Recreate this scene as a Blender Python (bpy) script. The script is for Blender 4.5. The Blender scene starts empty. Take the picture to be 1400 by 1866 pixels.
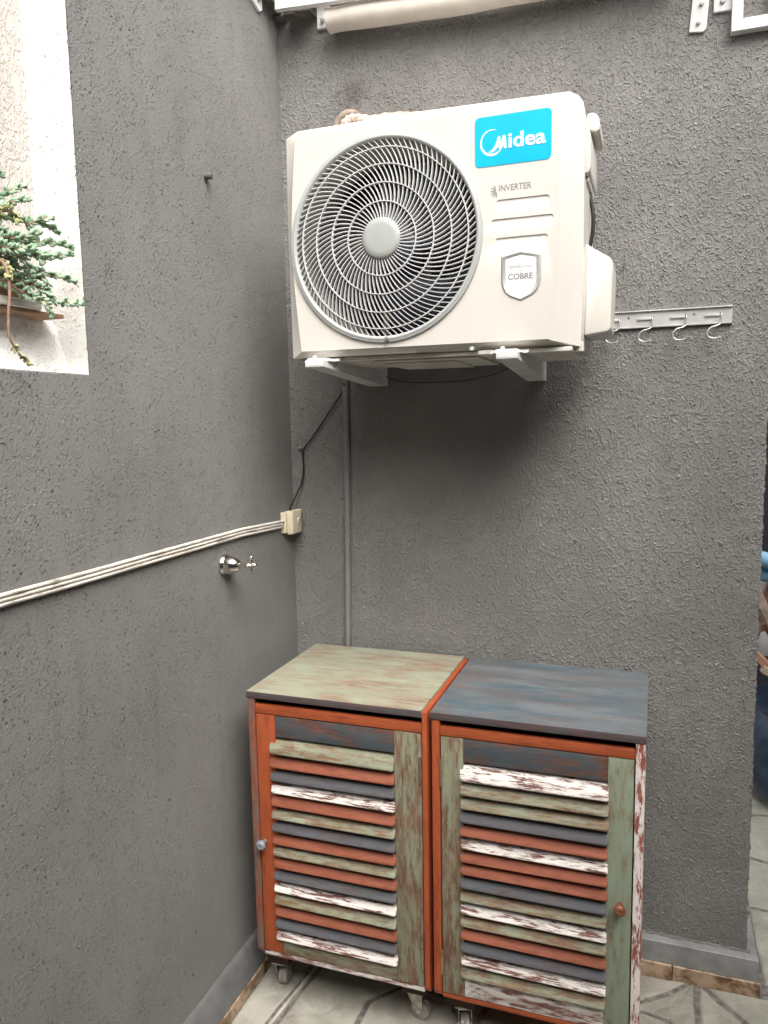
import bpy, bmesh, math, random
from mathutils import Vector, Matrix, noise as mnoise
R = math.radians
random.seed(7)
SC = bpy.context.scene
COL = SC.collection

# ---------------------------------------------------------------- camera, light
cam_d = bpy.data.cameras.new('camera'); cam = bpy.data.objects.new('camera', cam_d); COL.objects.link(cam)
SC.camera = cam
cam_d.sensor_fit = 'VERTICAL'; cam_d.sensor_height = 36.0; cam_d.sensor_width = 27.0
cam_d.lens = 26.81; cam_d.clip_start = 0.05; cam_d.clip_end = 400
right = Vector((0.94281289, 0.33284003, -0.01792684))
down = Vector((0.0233607, -0.11963085, -0.99254357))
fwd = Vector((-0.33250284, 0.93536409, -0.12056488))
mw = Matrix.Identity(4)
for i in range(3):
    mw[i][0] = right[i]; mw[i][1] = -down[i]; mw[i][2] = -fwd[i]
mw[0][3], mw[1][3], mw[2][3] = 1.0416, -2.1, 1.5498
cam.matrix_world = mw

SUN_EL, SUN_AZ = R(52), R(140)      # azimuth clockwise from +y: light comes from front right
world = bpy.data.worlds.new('World'); SC.world = world; world.use_nodes = True
wn = world.node_tree.nodes; wl = world.node_tree.links
bg = wn['Background']
sky = wn.new('ShaderNodeTexSky'); sky.sky_type = 'NISHITA'; sky.sun_disc = False
sky.sun_elevation = SUN_EL; sky.sun_rotation = SUN_AZ
sky.air_density = 1.0; sky.dust_density = 6.0; sky.ozone_density = 0.6
hs = wn.new('ShaderNodeHueSaturation'); hs.inputs['Saturation'].default_value = 0.12
wl.new(sky.outputs[0], hs.inputs['Color']); wl.new(hs.outputs[0], bg.inputs[0])
bg.inputs[1].default_value = 0.13
sun_d = bpy.data.lights.new('sun', 'SUN'); sun_d.energy = 1.5; sun_d.angle = R(55); sun_d.color = (1.0, 0.93, 0.84)
sun = bpy.data.objects.new('sun', sun_d); COL.objects.link(sun)
sdir = Vector((math.sin(SUN_AZ) * math.cos(SUN_EL), math.cos(SUN_AZ) * math.cos(SUN_EL), math.sin(SUN_EL)))
sun.rotation_euler = sdir.to_track_quat('Z', 'Y').to_euler()
sun.location = (4, -4, 6)
vs = SC.view_settings
vs.view_transform = 'Standard'; vs.look = 'None'; vs.gamma = 1.0; vs.use_curve_mapping = False
vs.exposure = 1.33
SC.render.engine = 'CYCLES'

# ---------------------------------------------------------------- node helpers
class NT:
    def __init__(s, name, rough=0.6, metal=0.0, spec=0.5):
        s.m = bpy.data.materials.new(name); s.m.use_nodes = True
        s.t = s.m.node_tree; s.n = s.t.nodes; s.l = s.t.links
        s.b = s.n['Principled BSDF']; s.out = s.n['Material Output']
        s.b.inputs['Roughness'].default_value = rough; s.b.inputs['Metallic'].default_value = metal
        s.b.inputs['Specular IOR Level'].default_value = spec
    def put(s, sock, v):
        if hasattr(v, 'links') or isinstance(v, bpy.types.NodeSocket): s.l.new(v, sock)
        elif isinstance(v, (tuple, list)) and len(v) == 3 and sock.type == 'RGBA': sock.default_value = (*v, 1)
        else: sock.default_value = v
    def coord(s, scale=(1, 1, 1), rnd=True, rot=(0, 0, 0)):
        tc = s.n.new('ShaderNodeTexCoord'); mp = s.n.new('ShaderNodeMapping')
        mp.inputs['Scale'].default_value = scale; mp.inputs['Rotation'].default_value = rot
        s.l.new(tc.outputs['Object'], mp.inputs['Vector'])
        if rnd:
            oi = s.n.new('ShaderNodeObjectInfo')
            c = s.n.new('ShaderNodeCombineXYZ')
            for k, f in enumerate((37.0, 53.0, 71.0)):
                s.l.new(s.math('MULTIPLY', oi.outputs['Random'], f), c.inputs[k])
            s.l.new(c.outputs[0], mp.inputs['Location'])
        return mp.outputs[0]
    def math(s, op, a, b=0.0, c=None, clamp=False):
        n = s.n.new('ShaderNodeMath'); n.operation = op; n.use_clamp = clamp
        s.put(n.inputs[0], a); s.put(n.inputs[1], b)
        if c is not None: s.put(n.inputs[2], c)
        return n.outputs[0]
    def noise(s, vec, scale, detail=2.0, rough=0.5, dist=0.0, color=False):
        n = s.n.new('ShaderNodeTexNoise'); s.put(n.inputs['Vector'], vec)
        n.inputs['Scale'].default_value = scale; n.inputs['Detail'].default_value = detail
        n.inputs['Roughness'].default_value = rough; n.inputs['Distortion'].default_value = dist
        return n.outputs['Color' if color else 'Fac']
    def voro(s, vec, scale, feature='F1', rnd=1.0):
        n = s.n.new('ShaderNodeTexVoronoi'); s.put(n.inputs['Vector'], vec); n.feature = feature
        n.inputs['Scale'].default_value = scale; n.inputs['Randomness'].default_value = rnd
        return n.outputs['Distance']
    def ramp(s, v, a, b, c=0.0, d=1.0, smooth=True):
        n = s.n.new('ShaderNodeMapRange'); n.interpolation_type = 'SMOOTHSTEP' if smooth else 'LINEAR'
        s.put(n.inputs[0], v)
        for k, x in enumerate((a, b, c, d)): s.put(n.inputs[k + 1], x)
        return n.outputs[0]
    def mix(s, f, a, b):
        n = s.n.new('ShaderNodeMix'); n.data_type = 'RGBA'
        s.put(n.inputs['Factor'], f); s.put(n.inputs[6], a); s.put(n.inputs[7], b)
        return n.outputs[2]
    def add_vec(s, a, b, k):
        n1 = s.n.new('ShaderNodeVectorMath'); n1.operation = 'SCALE'; s.put(n1.inputs[0], b); n1.inputs['Scale'].default_value = k
        n2 = s.n.new('ShaderNodeVectorMath'); n2.operation = 'ADD'; s.put(n2.inputs[0], a); s.l.new(n1.outputs[0], n2.inputs[1])
        return n2.outputs[0]
    def color(s, v): s.put(s.b.inputs['Base Color'], v)
    def rough(s, v): s.put(s.b.inputs['Roughness'], v)
    def bump(s, h, strength=0.5, dist=0.002):
        n = s.n.new('ShaderNodeBump'); n.inputs['Strength'].default_value = strength; n.inputs['Distance'].default_value = dist
        s.put(n.inputs['Height'], h); s.l.new(n.outputs[0], s.b.inputs['Normal'])
    def disp(s, h, scale, mid=0.0):
        n = s.n.new('ShaderNodeDisplacement'); n.inputs['Scale'].default_value = scale; n.inputs['Midlevel'].default_value = mid
        s.put(n.inputs['Height'], h); s.l.new(n.outputs[0], s.out.inputs['Displacement'])
        s.m.displacement_method = 'BOTH'

def sep(t, vec):
    n = t.n.new('ShaderNodeSeparateXYZ'); t.l.new(vec, n.inputs[0]); return n.outputs

def mat_plain(name, col, rough=0.5, metal=0.0, var=0.06, scale=9.0, spec=0.5, bump=0.0):
    t = NT(name, rough, metal, spec)
    v = t.coord()
    n = t.noise(v, scale, 4, 0.6)
    dark = tuple(c * (1 - var * 2) for c in col); lite = tuple(min(1, c * (1 + var)) for c in col)
    t.color(t.mix(t.ramp(n, 0.3, 0.7), dark, lite))
    if bump: t.bump(t.noise(v, 240, 2), bump, 0.001)
    return t.m

def mat_distress(name, paint, under, axis='X', wear=0.5, tint=None, rough=0.62, deep=None, contrast=0.07, st=7.0, fs=15.0, bs=11.0, bw=0.5):
    """Brushed, rubbed-through paint: 'wear' 0..1 is how much of the undercoat shows; streaks run along axis."""
    t = NT(name, rough, 0, 0.35)
    s = {'X': (1, st, st), 'Y': (st, 1, st), 'Z': (st, st, 1)}[axis]
    v = t.coord(s)
    k = 1 + (st - 1) * 0.3
    v2 = t.coord({'X': (1, k, k), 'Y': (k, 1, k), 'Z': (k, k, 1)}[axis])
    fine = t.noise(v, fs, 7, 0.74, 0.2)
    blot = t.noise(v2, bs, 6, 0.66, 0.4)
    m = t.math('ADD', t.math('MULTIPLY', fine, 1.08 - bw), t.math('MULTIPLY', blot, bw))
    th = 0.38 + wear * 0.32
    f = t.ramp(m, th - contrast, th + contrast)          # 0 = undercoat, 1 = paint
    tint = tint or tuple(c * 0.8 for c in paint)
    p = t.mix(t.ramp(t.noise(v, fs * 0.45, 5, 0.65), 0.33, 0.68), tint, paint)
    deep = deep or tuple(c * 0.6 for c in under)
    u = t.mix(t.ramp(t.noise(v, fs * 1.5, 5, 0.7), 0.4, 0.65), deep, under)
    bv = t.n.new('ShaderNodeBevel'); bv.samples = 3; bv.inputs['Radius'].default_value = 0.0035
    ge = t.n.new('ShaderNodeNewGeometry')
    dt = t.n.new('ShaderNodeVectorMath'); dt.operation = 'DOT_PRODUCT'
    t.l.new(bv.outputs[0], dt.inputs[0]); t.l.new(ge.outputs['Normal'], dt.inputs[1])
    edge = t.math('ADD', t.math('SUBTRACT', 1.0, dt.outputs['Value']), t.math('MULTIPLY', t.math('SUBTRACT', t.noise(t.coord((1, 1, 1)), 60, 4, 0.7), 0.5), 0.35))
    f = t.math('MULTIPLY', f, t.ramp(edge, 0.10, 0.24, 1.0, 0.15))
    c = t.mix(f, u, p)
    scr = t.ramp(t.noise(v, fs * 3.0, 4, 0.75), 0.66, 0.74)
    c = t.mix(t.math('MULTIPLY', scr, 0.45), c, u)
    t.color(c)
    h = t.math('ADD', t.math('MULTIPLY', f, 0.6), t.math('MULTIPLY', t.noise(v, 30, 5, 0.7), 0.8))
    t.bump(h, 0.6, 0.0012)
    t.rough(t.ramp(fine, 0.3, 0.7, rough - 0.1, rough + 0.15))
    return t.m

# stucco of the rear wall: rolled worm-like ridges (real displacement)
def mat_stucco_back():
    t = NT('grey_rolled_stucco', 0.78, 0, 0.3)
    v = t.coord((1, 1, 0.8), rnd=False)
    warp = t.noise(v, 34, 2, 0.5, color=True)
    vw = t.add_vec(v, warp, 0.014)
    n1 = t.noise(vw, 92, 1.2, 0.5)
    ridge = t.ramp(t.math('ABSOLUTE', t.math('SUBTRACT', n1, 0.5)), 0.010, 0.075, 1.0, 0.0)
    n2 = t.noise(vw, 150, 1.0, 0.5)
    blobs = t.ramp(n2, 0.52, 0.68)
    mask = t.ramp(t.noise(v, 46, 1.5), 0.34, 0.56, 0.1, 1.0)
    broad = t.noise(v, 5.5, 3, 0.55)
    fine = t.noise(v, 330, 2, 0.6)
    sheen = t.ramp(broad, 0.34, 0.60, 0.8, 1.0)
    h = t.math('ADD', t.math('MULTIPLY', ridge, mask), t.math('MULTIPLY', blobs, 0.65))
    h = t.math('MULTIPLY', h, sheen)
    h = t.math('ADD', h, t.math('MULTIPLY', fine, 0.10))
    h = t.math('ADD', h, t.math('MULTIPLY', t.noise(v, 2.2, 3), 1.4))
    t.disp(h, 0.0021, 0.9)
    grey = t.mix(t.ramp(broad, 0.3, 0.7), (0.182, 0.177, 0.167), (0.220, 0.214, 0.202))
    st = t.noise(t.coord((1, 1, 0.35), rnd=False), 3.1, 5, 0.6)
    grey = t.mix(t.ramp(st, 0.55, 0.78, 0, 0.5), grey, (0.158, 0.149, 0.137))
    # old grime round the pipe hole above the condenser
    x, y, z = sep(t, t.coord(rnd=False))
    dx = t.math('SUBTRACT', x, 0.225); dz = t.math('SUBTRACT', z, 2.45)
    d = t.math('SQRT', t.math('ADD', t.math('MULTIPLY', dx, dx), t.math('MULTIPLY', t.math('MULTIPLY', dz, dz), 1.3)))
    d = t.math('ADD', d, t.math('MULTIPLY', t.noise(v, 40, 4, 0.7), 0.10))
    grey = t.mix(t.ramp(d, 0.05, 0.12, 0.6, 0.0), grey, (0.07, 0.058, 0.05))
    t.color(grey)
    return t.m

# stucco of the side wall: flat with small pits and flecks, smooth towards the corner and floor
def mat_stucco_side(name, c1, c2, smooth=True, amt=1.0):
    t = NT(name, 0.8, 0, 0.3)
    v = t.coord((1, 1, 1), rnd=False)
    warp = t.noise(v, 60, 2, 0.5, color=True)
    vw = t.add_vec(t.coord((1, 1, 0.75), rnd=False, rot=(R(28), 0, 0)), warp, 0.010)
    n1 = t.noise(vw, 255, 1.8, 0.55)
    pits = t.ramp(n1, 0.40, 0.30, 0, 1.5)
    bumps = t.ramp(t.noise(vw, 225, 1.8, 0.55), 0.52, 0.68)
    mask = t.ramp(t.noise(v, 20, 2), 0.34, 0.58, 0.35, 1.0)
    if smooth:
        x, y, z = sep(t, v)
        k = t.math('ADD', t.math('MULTIPLY', t.math('MULTIPLY', y, -1.0), 1.0), t.math('MULTIPLY', z, 0.33))
        k = t.math('ADD', k, t.math('MULTIPLY', t.noise(v, 5, 3), 0.30))
        mask = t.math('MULTIPLY', mask, t.ramp(k, 0.48, 1.0, 0.08, 1.0))
    h = t.math('SUBTRACT', t.math('MULTIPLY', bumps, 0.5), t.math('MULTIPLY', pits, 1.25))
    h = t.math('MULTIPLY', h, mask)
    h = t.math('ADD', h, t.math('MULTIPLY', t.noise(v, 260, 3, 0.6), 0.13))
    h = t.math('ADD', h, t.math('MULTIPLY', t.noise(v, 3.0, 3), 1.2))
    t.disp(h, 0.0018 * amt, 0.6)
    big = t.noise(v, 2.6, 6, 0.65)
    col = t.mix(t.ramp(big, 0.3, 0.7), c1, c2)
    dk = tuple(c * 0.80 for c in c1)
    drip = t.noise(t.coord((1, 9, 0.9), rnd=False), 1.6, 6, 0.65)
    col = t.mix(t.ramp(drip, 0.54, 0.74, 0, 0.5), col, dk)
    speck = t.ramp(t.noise(v, 120, 3, 0.7), 0.70, 0.78)
    col = t.mix(t.math('MULTIPLY', speck, 0.30), col, tuple(c * 0.55 for c in c1))
    t.color(col)
    return t.m

def mat_rough_plaster():
    t = NT('beige_combed_plaster', 0.85, 0, 0.2)
    v = t.coord((1, 1, 0.42), rnd=False)
    w = t.add_vec(v, t.noise(v, 40, 3, 0.6, color=True), 0.03)
    n = t.noise(w, 70, 3, 0.6)
    h = t.math('MULTIPLY', t.ramp(t.math('ABSOLUTE', t.math('SUBTRACT', n, 0.5)), 0.0, 0.09, 1, 0), 1.0)
    t.color(t.mix(t.noise(v, 6, 4), (0.56, 0.515, 0.47), (0.63, 0.59, 0.55)))
    t.bump(t.math('ADD', h, t.math('MULTIPLY', t.noise(v, 160, 3), 0.3)), 0.7, 0.003)
    return t.m

def mat_stone():
    t = NT('flagstone_slate', 0.62, 0, 0.35)
    v = t.coord((1, 1, 1))
    oi = t.n.new('ShaderNodeObjectInfo')
    w = t.add_vec(v, t.noise(v, 5, 3, color=True), 0.12)
    a = t.noise(w, 7, 7, 0.62)
    c = t.mix(t.ramp(a, 0.33, 0.66), (0.235, 0.226, 0.190), (0.44, 0.418, 0.362))
    c = t.mix(t.ramp(t.noise(w, 5.2, 5), 0.48, 0.66, 0, 0.8), c, (0.275, 0.285, 0.235))
    c = t.mix(t.ramp(t.noise(w, 4.4, 4, 0.6, 1.0), 0.58, 0.72, 0, 0.6), c, (0.40, 0.32, 0.245))
    c = t.mix(t.ramp(t.noise(w, 26, 5, 0.7), 0.52, 0.68, 0, 0.45), c, (0.47, 0.455, 0.41))
    vein = t.ramp(t.math('ABSOLUTE', t.math('SUBTRACT', t.noise(w, 4.5, 3, 0.55), 0.5)), 0.0, 0.010, 0.22, 0.0)
    c = t.mix(vein, c, (0.50, 0.48, 0.42))
    c = t.mix(t.math('MULTIPLY', oi.outputs['Random'], 0.35), c, (0.36, 0.345, 0.29))
    dots = t.ramp(t.noise(v, 55, 3, 0.6), 0.68, 0.74)
    c = t.mix(t.math('MULTIPLY', dots, 0.55), c, (0.12, 0.10, 0.085))
    t.color(c)
    layers = t.voro(t.add_vec(v, t.noise(v, 9, 4, color=True), 0.25), 4, 'DISTANCE_TO_EDGE')
    t.bump(t.math('ADD', t.math('MULTIPLY', a, 1.0), t.math('MULTIPLY', t.ramp(layers, 0, 0.10), 0.5)), 0.8, 0.005)
    t.rough(t.ramp(a, 0.3, 0.7, 0.5, 0.75))
    return t.m

def mat_marble_brown():
    t = NT('brown_veined_stone_strip', 0.4, 0, 0.5)
    v = t.coord((1, 1, 1))
    w = t.add_vec(v, t.noise(v, 14, 4, color=True), 0.10)
    a = t.noise(w, 17, 6, 0.65)
    c = t.mix(t.ramp(a, 0.36, 0.6), (0.12, 0.060, 0.028), (0.46, 0.33, 0.22))
    c = t.mix(t.ramp(t.noise(w, 30, 4), 0.62, 0.72), c, (0.55, 0.45, 0.33))
    t.color(c)
    return t.m

def mat_grille():
    return mat_plain('grey_white_grille_plastic', (0.60, 0.60, 0.59), 0.42, 0, 0.03)

M = {}
M['stucco_back'] = mat_stucco_back()
M['stucco_side'] = mat_stucco_side('grey_pitted_stucco', (0.185, 0.181, 0.172), (0.221, 0.216, 0.206))
M['stucco_white'] = mat_stucco_side('white_pitted_stucco', (0.74, 0.725, 0.69), (0.80, 0.785, 0.76), smooth=False, amt=1.0)
M['plaster'] = mat_rough_plaster()
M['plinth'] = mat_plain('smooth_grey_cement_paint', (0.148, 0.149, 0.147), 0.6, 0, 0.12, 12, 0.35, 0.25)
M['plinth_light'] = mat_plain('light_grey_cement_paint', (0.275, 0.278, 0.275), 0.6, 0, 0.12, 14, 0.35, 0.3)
M['mortar'] = mat_plain('grey_mortar', (0.215, 0.195, 0.178), 0.9, 0, 0.25, 45, 0.2, 0.6)
M['stone'] = mat_stone()
M['marble'] = mat_marble_brown()
M['strip'] = mat_plain('pale_joint_strip', (0.50, 0.47, 0.40), 0.5, 0, 0.12, 20)
def mat_enamel():
    t = NT('ivory_enamel', 0.36, 0, 0.5)
    v = t.coord(rnd=False)
    st = t.noise(t.coord((14, 14, 1.1), rnd=False), 2.2, 6, 0.7)
    c = t.mix(t.ramp(t.noise(v, 5, 4), 0.3, 0.7), (0.610, 0.580, 0.530), (0.640, 0.612, 0.562))
    c = t.mix(t.ramp(st, 0.52, 0.76, 0, 0.16), c, (0.52, 0.47, 0.40))
    sp = t.ramp(t.noise(v, 190, 3, 0.7), 0.70, 0.77)
    c = t.mix(t.math('MULTIPLY', sp, 0.18), c, (0.35, 0.29, 0.23))
    t.color(c); t.rough(t.ramp(st, 0.3, 0.7, 0.32, 0.46))
    return t.m
M['ivory'] = mat_enamel()
M['ivory_dirty'] = mat_plain('ivory_enamel_dusty', (0.66, 0.63, 0.57), 0.5, 0, 0.09, 12)
M['grille'] = mat_grille()
M['hub'] = mat_plain('pale_grey_plastic', (0.39, 0.405, 0.385), 0.4, 0, 0.03)
M['rim'] = mat_plain('silver_grey_plastic', (0.42, 0.43, 0.415), 0.38, 0, 0.04)
M['dark'] = mat_plain('hole_shade_black', (0.018, 0.017, 0.017), 0.7)  # near-black colour standing in for the shade inside small holes
M['coil'] = mat_plain('dark_aluminium_fins', (0.11, 0.108, 0.11), 0.5, 0.2, 0.2, 40)
M['fan'] = mat_plain('dark_blue_grey_fan_plastic', (0.07, 0.078, 0.125), 0.35)
M['motor'] = mat_plain('galvanised_steel', (0.42, 0.40, 0.37), 0.35, 0.7, 0.15, 60)
M['sticker'] = mat_plain('bright_blue_sticker', (0.0, 0.46, 0.78), 0.28, 0, 0.05, 6)
M['print_white'] = mat_plain('white_print', (0.82, 0.84, 0.85), 0.35, 0, 0.01)
M['print_grey'] = mat_plain('grey_print', (0.25, 0.245, 0.24), 0.45, 0, 0.03)
M['print_pale'] = mat_plain('worn_silver_print', (0.52, 0.51, 0.51), 0.35, 0.2, 0.12, 90)
M['foil'] = mat_plain('silver_foil', (0.58, 0.575, 0.56), 0.28, 0.35, 0.08, 20)
M['shield'] = mat_plain('white_sticker_paper', (0.80, 0.80, 0.80), 0.35, 0, 0.01)
M['black'] = mat_plain('black_rubber', (0.012, 0.012, 0.012), 0.45)
M['cable_grey'] = mat_plain('dusty_cable', (0.045, 0.042, 0.04), 0.6)
M['bracket'] = mat_plain('white_powder_coat', (0.70, 0.70, 0.69), 0.4, 0, 0.05, 14)
M['screw'] = mat_plain('dull_steel', (0.40, 0.38, 0.36), 0.4, 0.8, 0.1, 60)
M['chrome'] = mat_plain('worn_chrome', (0.80, 0.77, 0.73), 0.14, 1.0, 0.10, 45)
M['cream'] = mat_plain('cream_plastic', (0.72, 0.64, 0.47), 0.45, 0, 0.06, 20)
M['conduit'] = mat_distress('streaky_white_paint', (0.72, 0.69, 0.63), (0.40, 0.34, 0.28), 'Y', 0.30, (0.60, 0.55, 0.48))
M['pipe_grey'] = mat_plain('grey_painted_pvc', (0.215, 0.205, 0.205), 0.5, 0, 0.06, 15)
M['tape'] = mat_distress('aged_wrapping_tape', (0.66, 0.57, 0.50), (0.38, 0.20, 0.12), 'X', 0.35, (0.56, 0.45, 0.38))
M['foam'] = mat_plain('weathered_foam', (0.25, 0.195, 0.155), 0.8, 0, 0.22, 40)
M['rail_metal'] = mat_plain('galvanised_rail', (0.56, 0.55, 0.535), 0.36, 0.2, 0.07, 25)
M['hook'] = mat_plain('plated_wire', (0.66, 0.65, 0.63), 0.28, 0.6, 0.06, 30)
M['white_alu'] = mat_plain('white_aluminium', (0.80, 0.79, 0.78), 0.35, 0, 0.04, 10)
M['fabric'] = mat_plain('cream_awning_fabric', (0.72, 0.655, 0.58), 0.75, 0, 0.07, 8, 0.2, 0.2)
M['red_wood'] = mat_plain('dark_red_wood', (0.20, 0.035, 0.025), 0.55, 0, 0.2, 18)
M['grimy'] = mat_plain('grimy_grey_metal', (0.14, 0.125, 0.115), 0.55, 0.2, 0.25, 30)
M['putty'] = mat_plain('grey_filler', (0.33, 0.31, 0.28), 0.9, 0, 0.15, 60, 0.2, 0.5)
# cabinets
TERRA = (0.385, 0.088, 0.028)
SAGE, SLATE, WHITE = (0.280, 0.305, 0.220), (0.098, 0.105, 0.118), (0.78, 0.73, 0.69)
M['terra_v'] = mat_distress('terracotta_paint_upright', TERRA, (0.23, 0.047, 0.017), 'Z', 0.20, (0.32, 0.068, 0.023), contrast=0.13)
M['terra_h'] = mat_distress('terracotta_paint', TERRA, (0.24, 0.05, 0.018), 'X', 0.20, (0.32, 0.070, 0.024), contrast=0.13)
M['red_slat'] = mat_distress('brick_red_slat_paint', (0.310, 0.098, 0.055), (0.235, 0.062, 0.03), 'X', 0.35, (0.245, 0.075, 0.040), contrast=0.13)
M['sage_slat'] = mat_distress('sage_slat_paint', SAGE, (0.235, 0.135, 0.078), 'X', 0.50, (0.225, 0.232, 0.160), contrast=0.09)
M['slate_slat'] = mat_distress('slate_blue_slat_paint', SLATE, (0.125, 0.095, 0.09), 'X', 0.40, (0.080, 0.088, 0.102), contrast=0.14)
M['white_slat'] = mat_distress('white_slat_paint', WHITE, (0.21, 0.085, 0.065), 'X', 0.425, (0.70, 0.645, 0.605), contrast=0.035, st=12, fs=20, bs=13, bw=0.42)
M['sage_v'] = mat_distress('sage_paint_upright', (0.255, 0.270, 0.190), (0.225, 0.125, 0.080), 'Z', 0.50, (0.225, 0.228, 0.155), contrast=0.08)
M['sage_v2'] = mat_distress('sage_paint_cleaner_upright', (0.255, 0.315, 0.235), (0.23, 0.165, 0.105), 'Z', 0.32, (0.240, 0.270, 0.190), contrast=0.11)
M['sage_h'] = mat_distress('sage_paint_rail', (0.250, 0.270, 0.188), (0.225, 0.13, 0.085), 'X', 0.50, (0.215, 0.225, 0.155), contrast=0.09)
M['sage_top'] = mat_distress('sage_paint_top', (0.330, 0.350, 0.262), (0.34, 0.205, 0.145), 'X', 0.38, (0.275, 0.292, 0.212), contrast=0.14, st=5, fs=11, bs=6)
M['slate_top'] = mat_distress('slate_paint_top', (0.155, 0.178, 0.187), (0.150, 0.112, 0.102), 'X', 0.37, (0.055, 0.100, 0.125), contrast=0.17, st=4, fs=9, bs=5, deep=(0.12, 0.10, 0.10))
M['slate_edge'] = mat_distress('slate_brown_edge_paint', (0.090, 0.085, 0.09), (0.13, 0.075, 0.065), 'X', 0.45, (0.07, 0.068, 0.075), contrast=0.14)
M['slate_panel'] = mat_distress('slate_paint_panel', (0.080, 0.088, 0.098), (0.20, 0.078, 0.045), 'X', 0.38, (0.055, 0.072, 0.084), contrast=0.10, st=4, bs=8, bw=0.7)
M['white_v'] = mat_distress('white_paint_upright', WHITE, (0.34, 0.10, 0.07), 'Z', 0.42, (0.70, 0.62, 0.58), contrast=0.035, fs=24, bs=18)
M['white_h'] = mat_distress('white_paint_rail', (0.72, 0.68, 0.64), (0.24, 0.10, 0.08), 'X', 0.47, (0.56, 0.51, 0.48), contrast=0.06)
M['side_grey'] = mat_distress('grey_rubbed_paint_upright', (0.17, 0.12, 0.095), (0.27, 0.085, 0.05), 'Z', 0.55)
M['inside'] = mat_plain('dark_cabinet_inside', (0.05, 0.022, 0.014), 0.8, 0, 0.1)
M['knob_wood'] = mat_plain('brown_turned_wood', (0.20, 0.07, 0.035), 0.35, 0, 0.15, 40)
M['knob_grey'] = mat_plain('grey_painted_knob', (0.20, 0.215, 0.235), 0.45, 0, 0.1, 40)
M['brass'] = mat_plain('dull_brass', (0.38, 0.26, 0.15), 0.4, 0.7, 0.15, 60)
M['wheel'] = mat_plain('smoky_plastic_wheel', (0.30, 0.27, 0.24), 0.3, 0, 0.12, 40)
# behind
M['barrel'] = mat_plain('dark_blue_plastic', (0.035, 0.072, 0.12), 0.35, 0, 0.3, 12)
M['wood'] = mat_plain('teak_wood', (0.40, 0.22, 0.14), 0.55, 0, 0.2, 20)
M['wood_dark'] = mat_plain('grey_weathered_wood', (0.36, 0.28, 0.23), 0.65, 0, 0.2, 20)
M['foamblue'] = mat_plain('light_blue_foam', (0.22, 0.45, 0.66), 0.55, 0, 0.06, 15)
M['navy'] = mat_plain('dark_navy_paint', (0.022, 0.022, 0.032), 0.7, 0, 0.1)
M['leaf'] = None

def mat_leaf(name, a, b):
    t = NT(name, 0.75, 0, 0.2)
    v = t.coord((1, 1, 1))
    t.color(t.mix(t.ramp(t.noise(v, 45, 3), 0.35, 0.65), a, b))
    t.b.inputs['Subsurface Weight'].default_value = 0.0
    return t.m
M['leaf'] = mat_leaf('blue_green_succulent_leaf', (0.20, 0.315, 0.205), (0.37, 0.485, 0.345))
M['leaf_yellow'] = mat_leaf('yellow_green_succulent_leaf', (0.30, 0.31, 0.13), (0.40, 0.42, 0.22))
M['stem'] = mat_plain('pinkish_brown_stem', (0.27, 0.17, 0.12), 0.7, 0, 0.15, 60)
M['soil'] = mat_plain('brown_planter_clay', (0.30, 0.18, 0.10), 0.85, 0, 0.2, 30)

# ---------------------------------------------------------------- mesh helpers
def link(name, me, mat=None, parent=None, loc=None):
    o = bpy.data.objects.new(name, me); COL.objects.link(o)
    if mat is not None and me is not None and len(me.materials) == 0: me.materials.append(mat)
    if parent is not None: o.parent = parent
    if loc is not None: o.location = loc
    return o
def to_mesh(name, bm, smooth=False, angle=None):
    bmesh.ops.recalc_face_normals(bm, faces=bm.faces[:])
    me = bpy.data.meshes.new(name); bm.to_mesh(me); bm.free()
    if smooth:
        me.polygons.foreach_set('use_smooth', [True] * len(me.polygons))
        if angle: me.set_sharp_from_angle(angle=R(angle))
    return me
def obj(name, bm, mat, parent=None, smooth=False, angle=40, loc=None):
    return link(name, to_mesh(name, bm, smooth, angle), mat, parent, loc)
def empty(name, label, cat, loc=(0, 0, 0), group=None):
    o = bpy.data.objects.new(name, None); COL.objects.link(o); o.location = loc
    o.empty_display_size = 0.05
    o['label'] = label; o['category'] = cat
    if group: o['group'] = group
    o.matrix_world = Matrix.Translation(loc)
    return o
def tag(o, label, cat, group=None):
    o['label'] = label; o['category'] = cat
    if group: o['group'] = group
    return o
def box(bm, x0, x1, y0, y1, z0, z1, bev=0.0, seg=1):
    vs_ = [bm.verts.new((x, y, z)) for x in (x0, x1) for y in (y0, y1) for z in (z0, z1)]
    f = [(0, 1, 3, 2), (4, 6, 7, 5), (0, 4, 5, 1), (2, 3, 7, 6), (0, 2, 6, 4), (1, 5, 7, 3)]
    fs = [bm.faces.new([vs_[i] for i in q]) for q in f]
    if bev:
        es = list({e for ff in fs for e in ff.edges})
        bmesh.ops.bevel(bm, geom=es, offset=bev, segments=seg, affect='EDGES', profile=0.6)
    return bm
def bx(*a, **k):
    return box(bmesh.new(), *a, **k)
def tube(bm, pts, r, n=8, cap=True, radii=None):
    pts = [Vector(p) for p in pts]; rings = []
    up = None
    for i, p in enumerate(pts):
        d = (pts[min(i + 1, len(pts) - 1)] - pts[max(i - 1, 0)]).normalized()
        if up is None:
            up = Vector((0, 0, 1)) if abs(d.z) < 0.9 else Vector((0, 1, 0))
        a = (up - d * up.dot(d)).normalized(); b = d.cross(a); up = a
        rr = radii[i] if radii else r
        rings.append([bm.verts.new(p + (a * math.cos(2 * math.pi * k / n) + b * math.sin(2 * math.pi * k / n)) * rr) for k in range(n)])
    for i in range(len(rings) - 1):
        for k in range(n):
            bm.faces.new((rings[i][k], rings[i][(k + 1) % n], rings[i + 1][(k + 1) % n], rings[i + 1][k]))
    if cap:
        bm.faces.new(rings[0][::-1]); bm.faces.new(rings[-1])
    return bm
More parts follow.
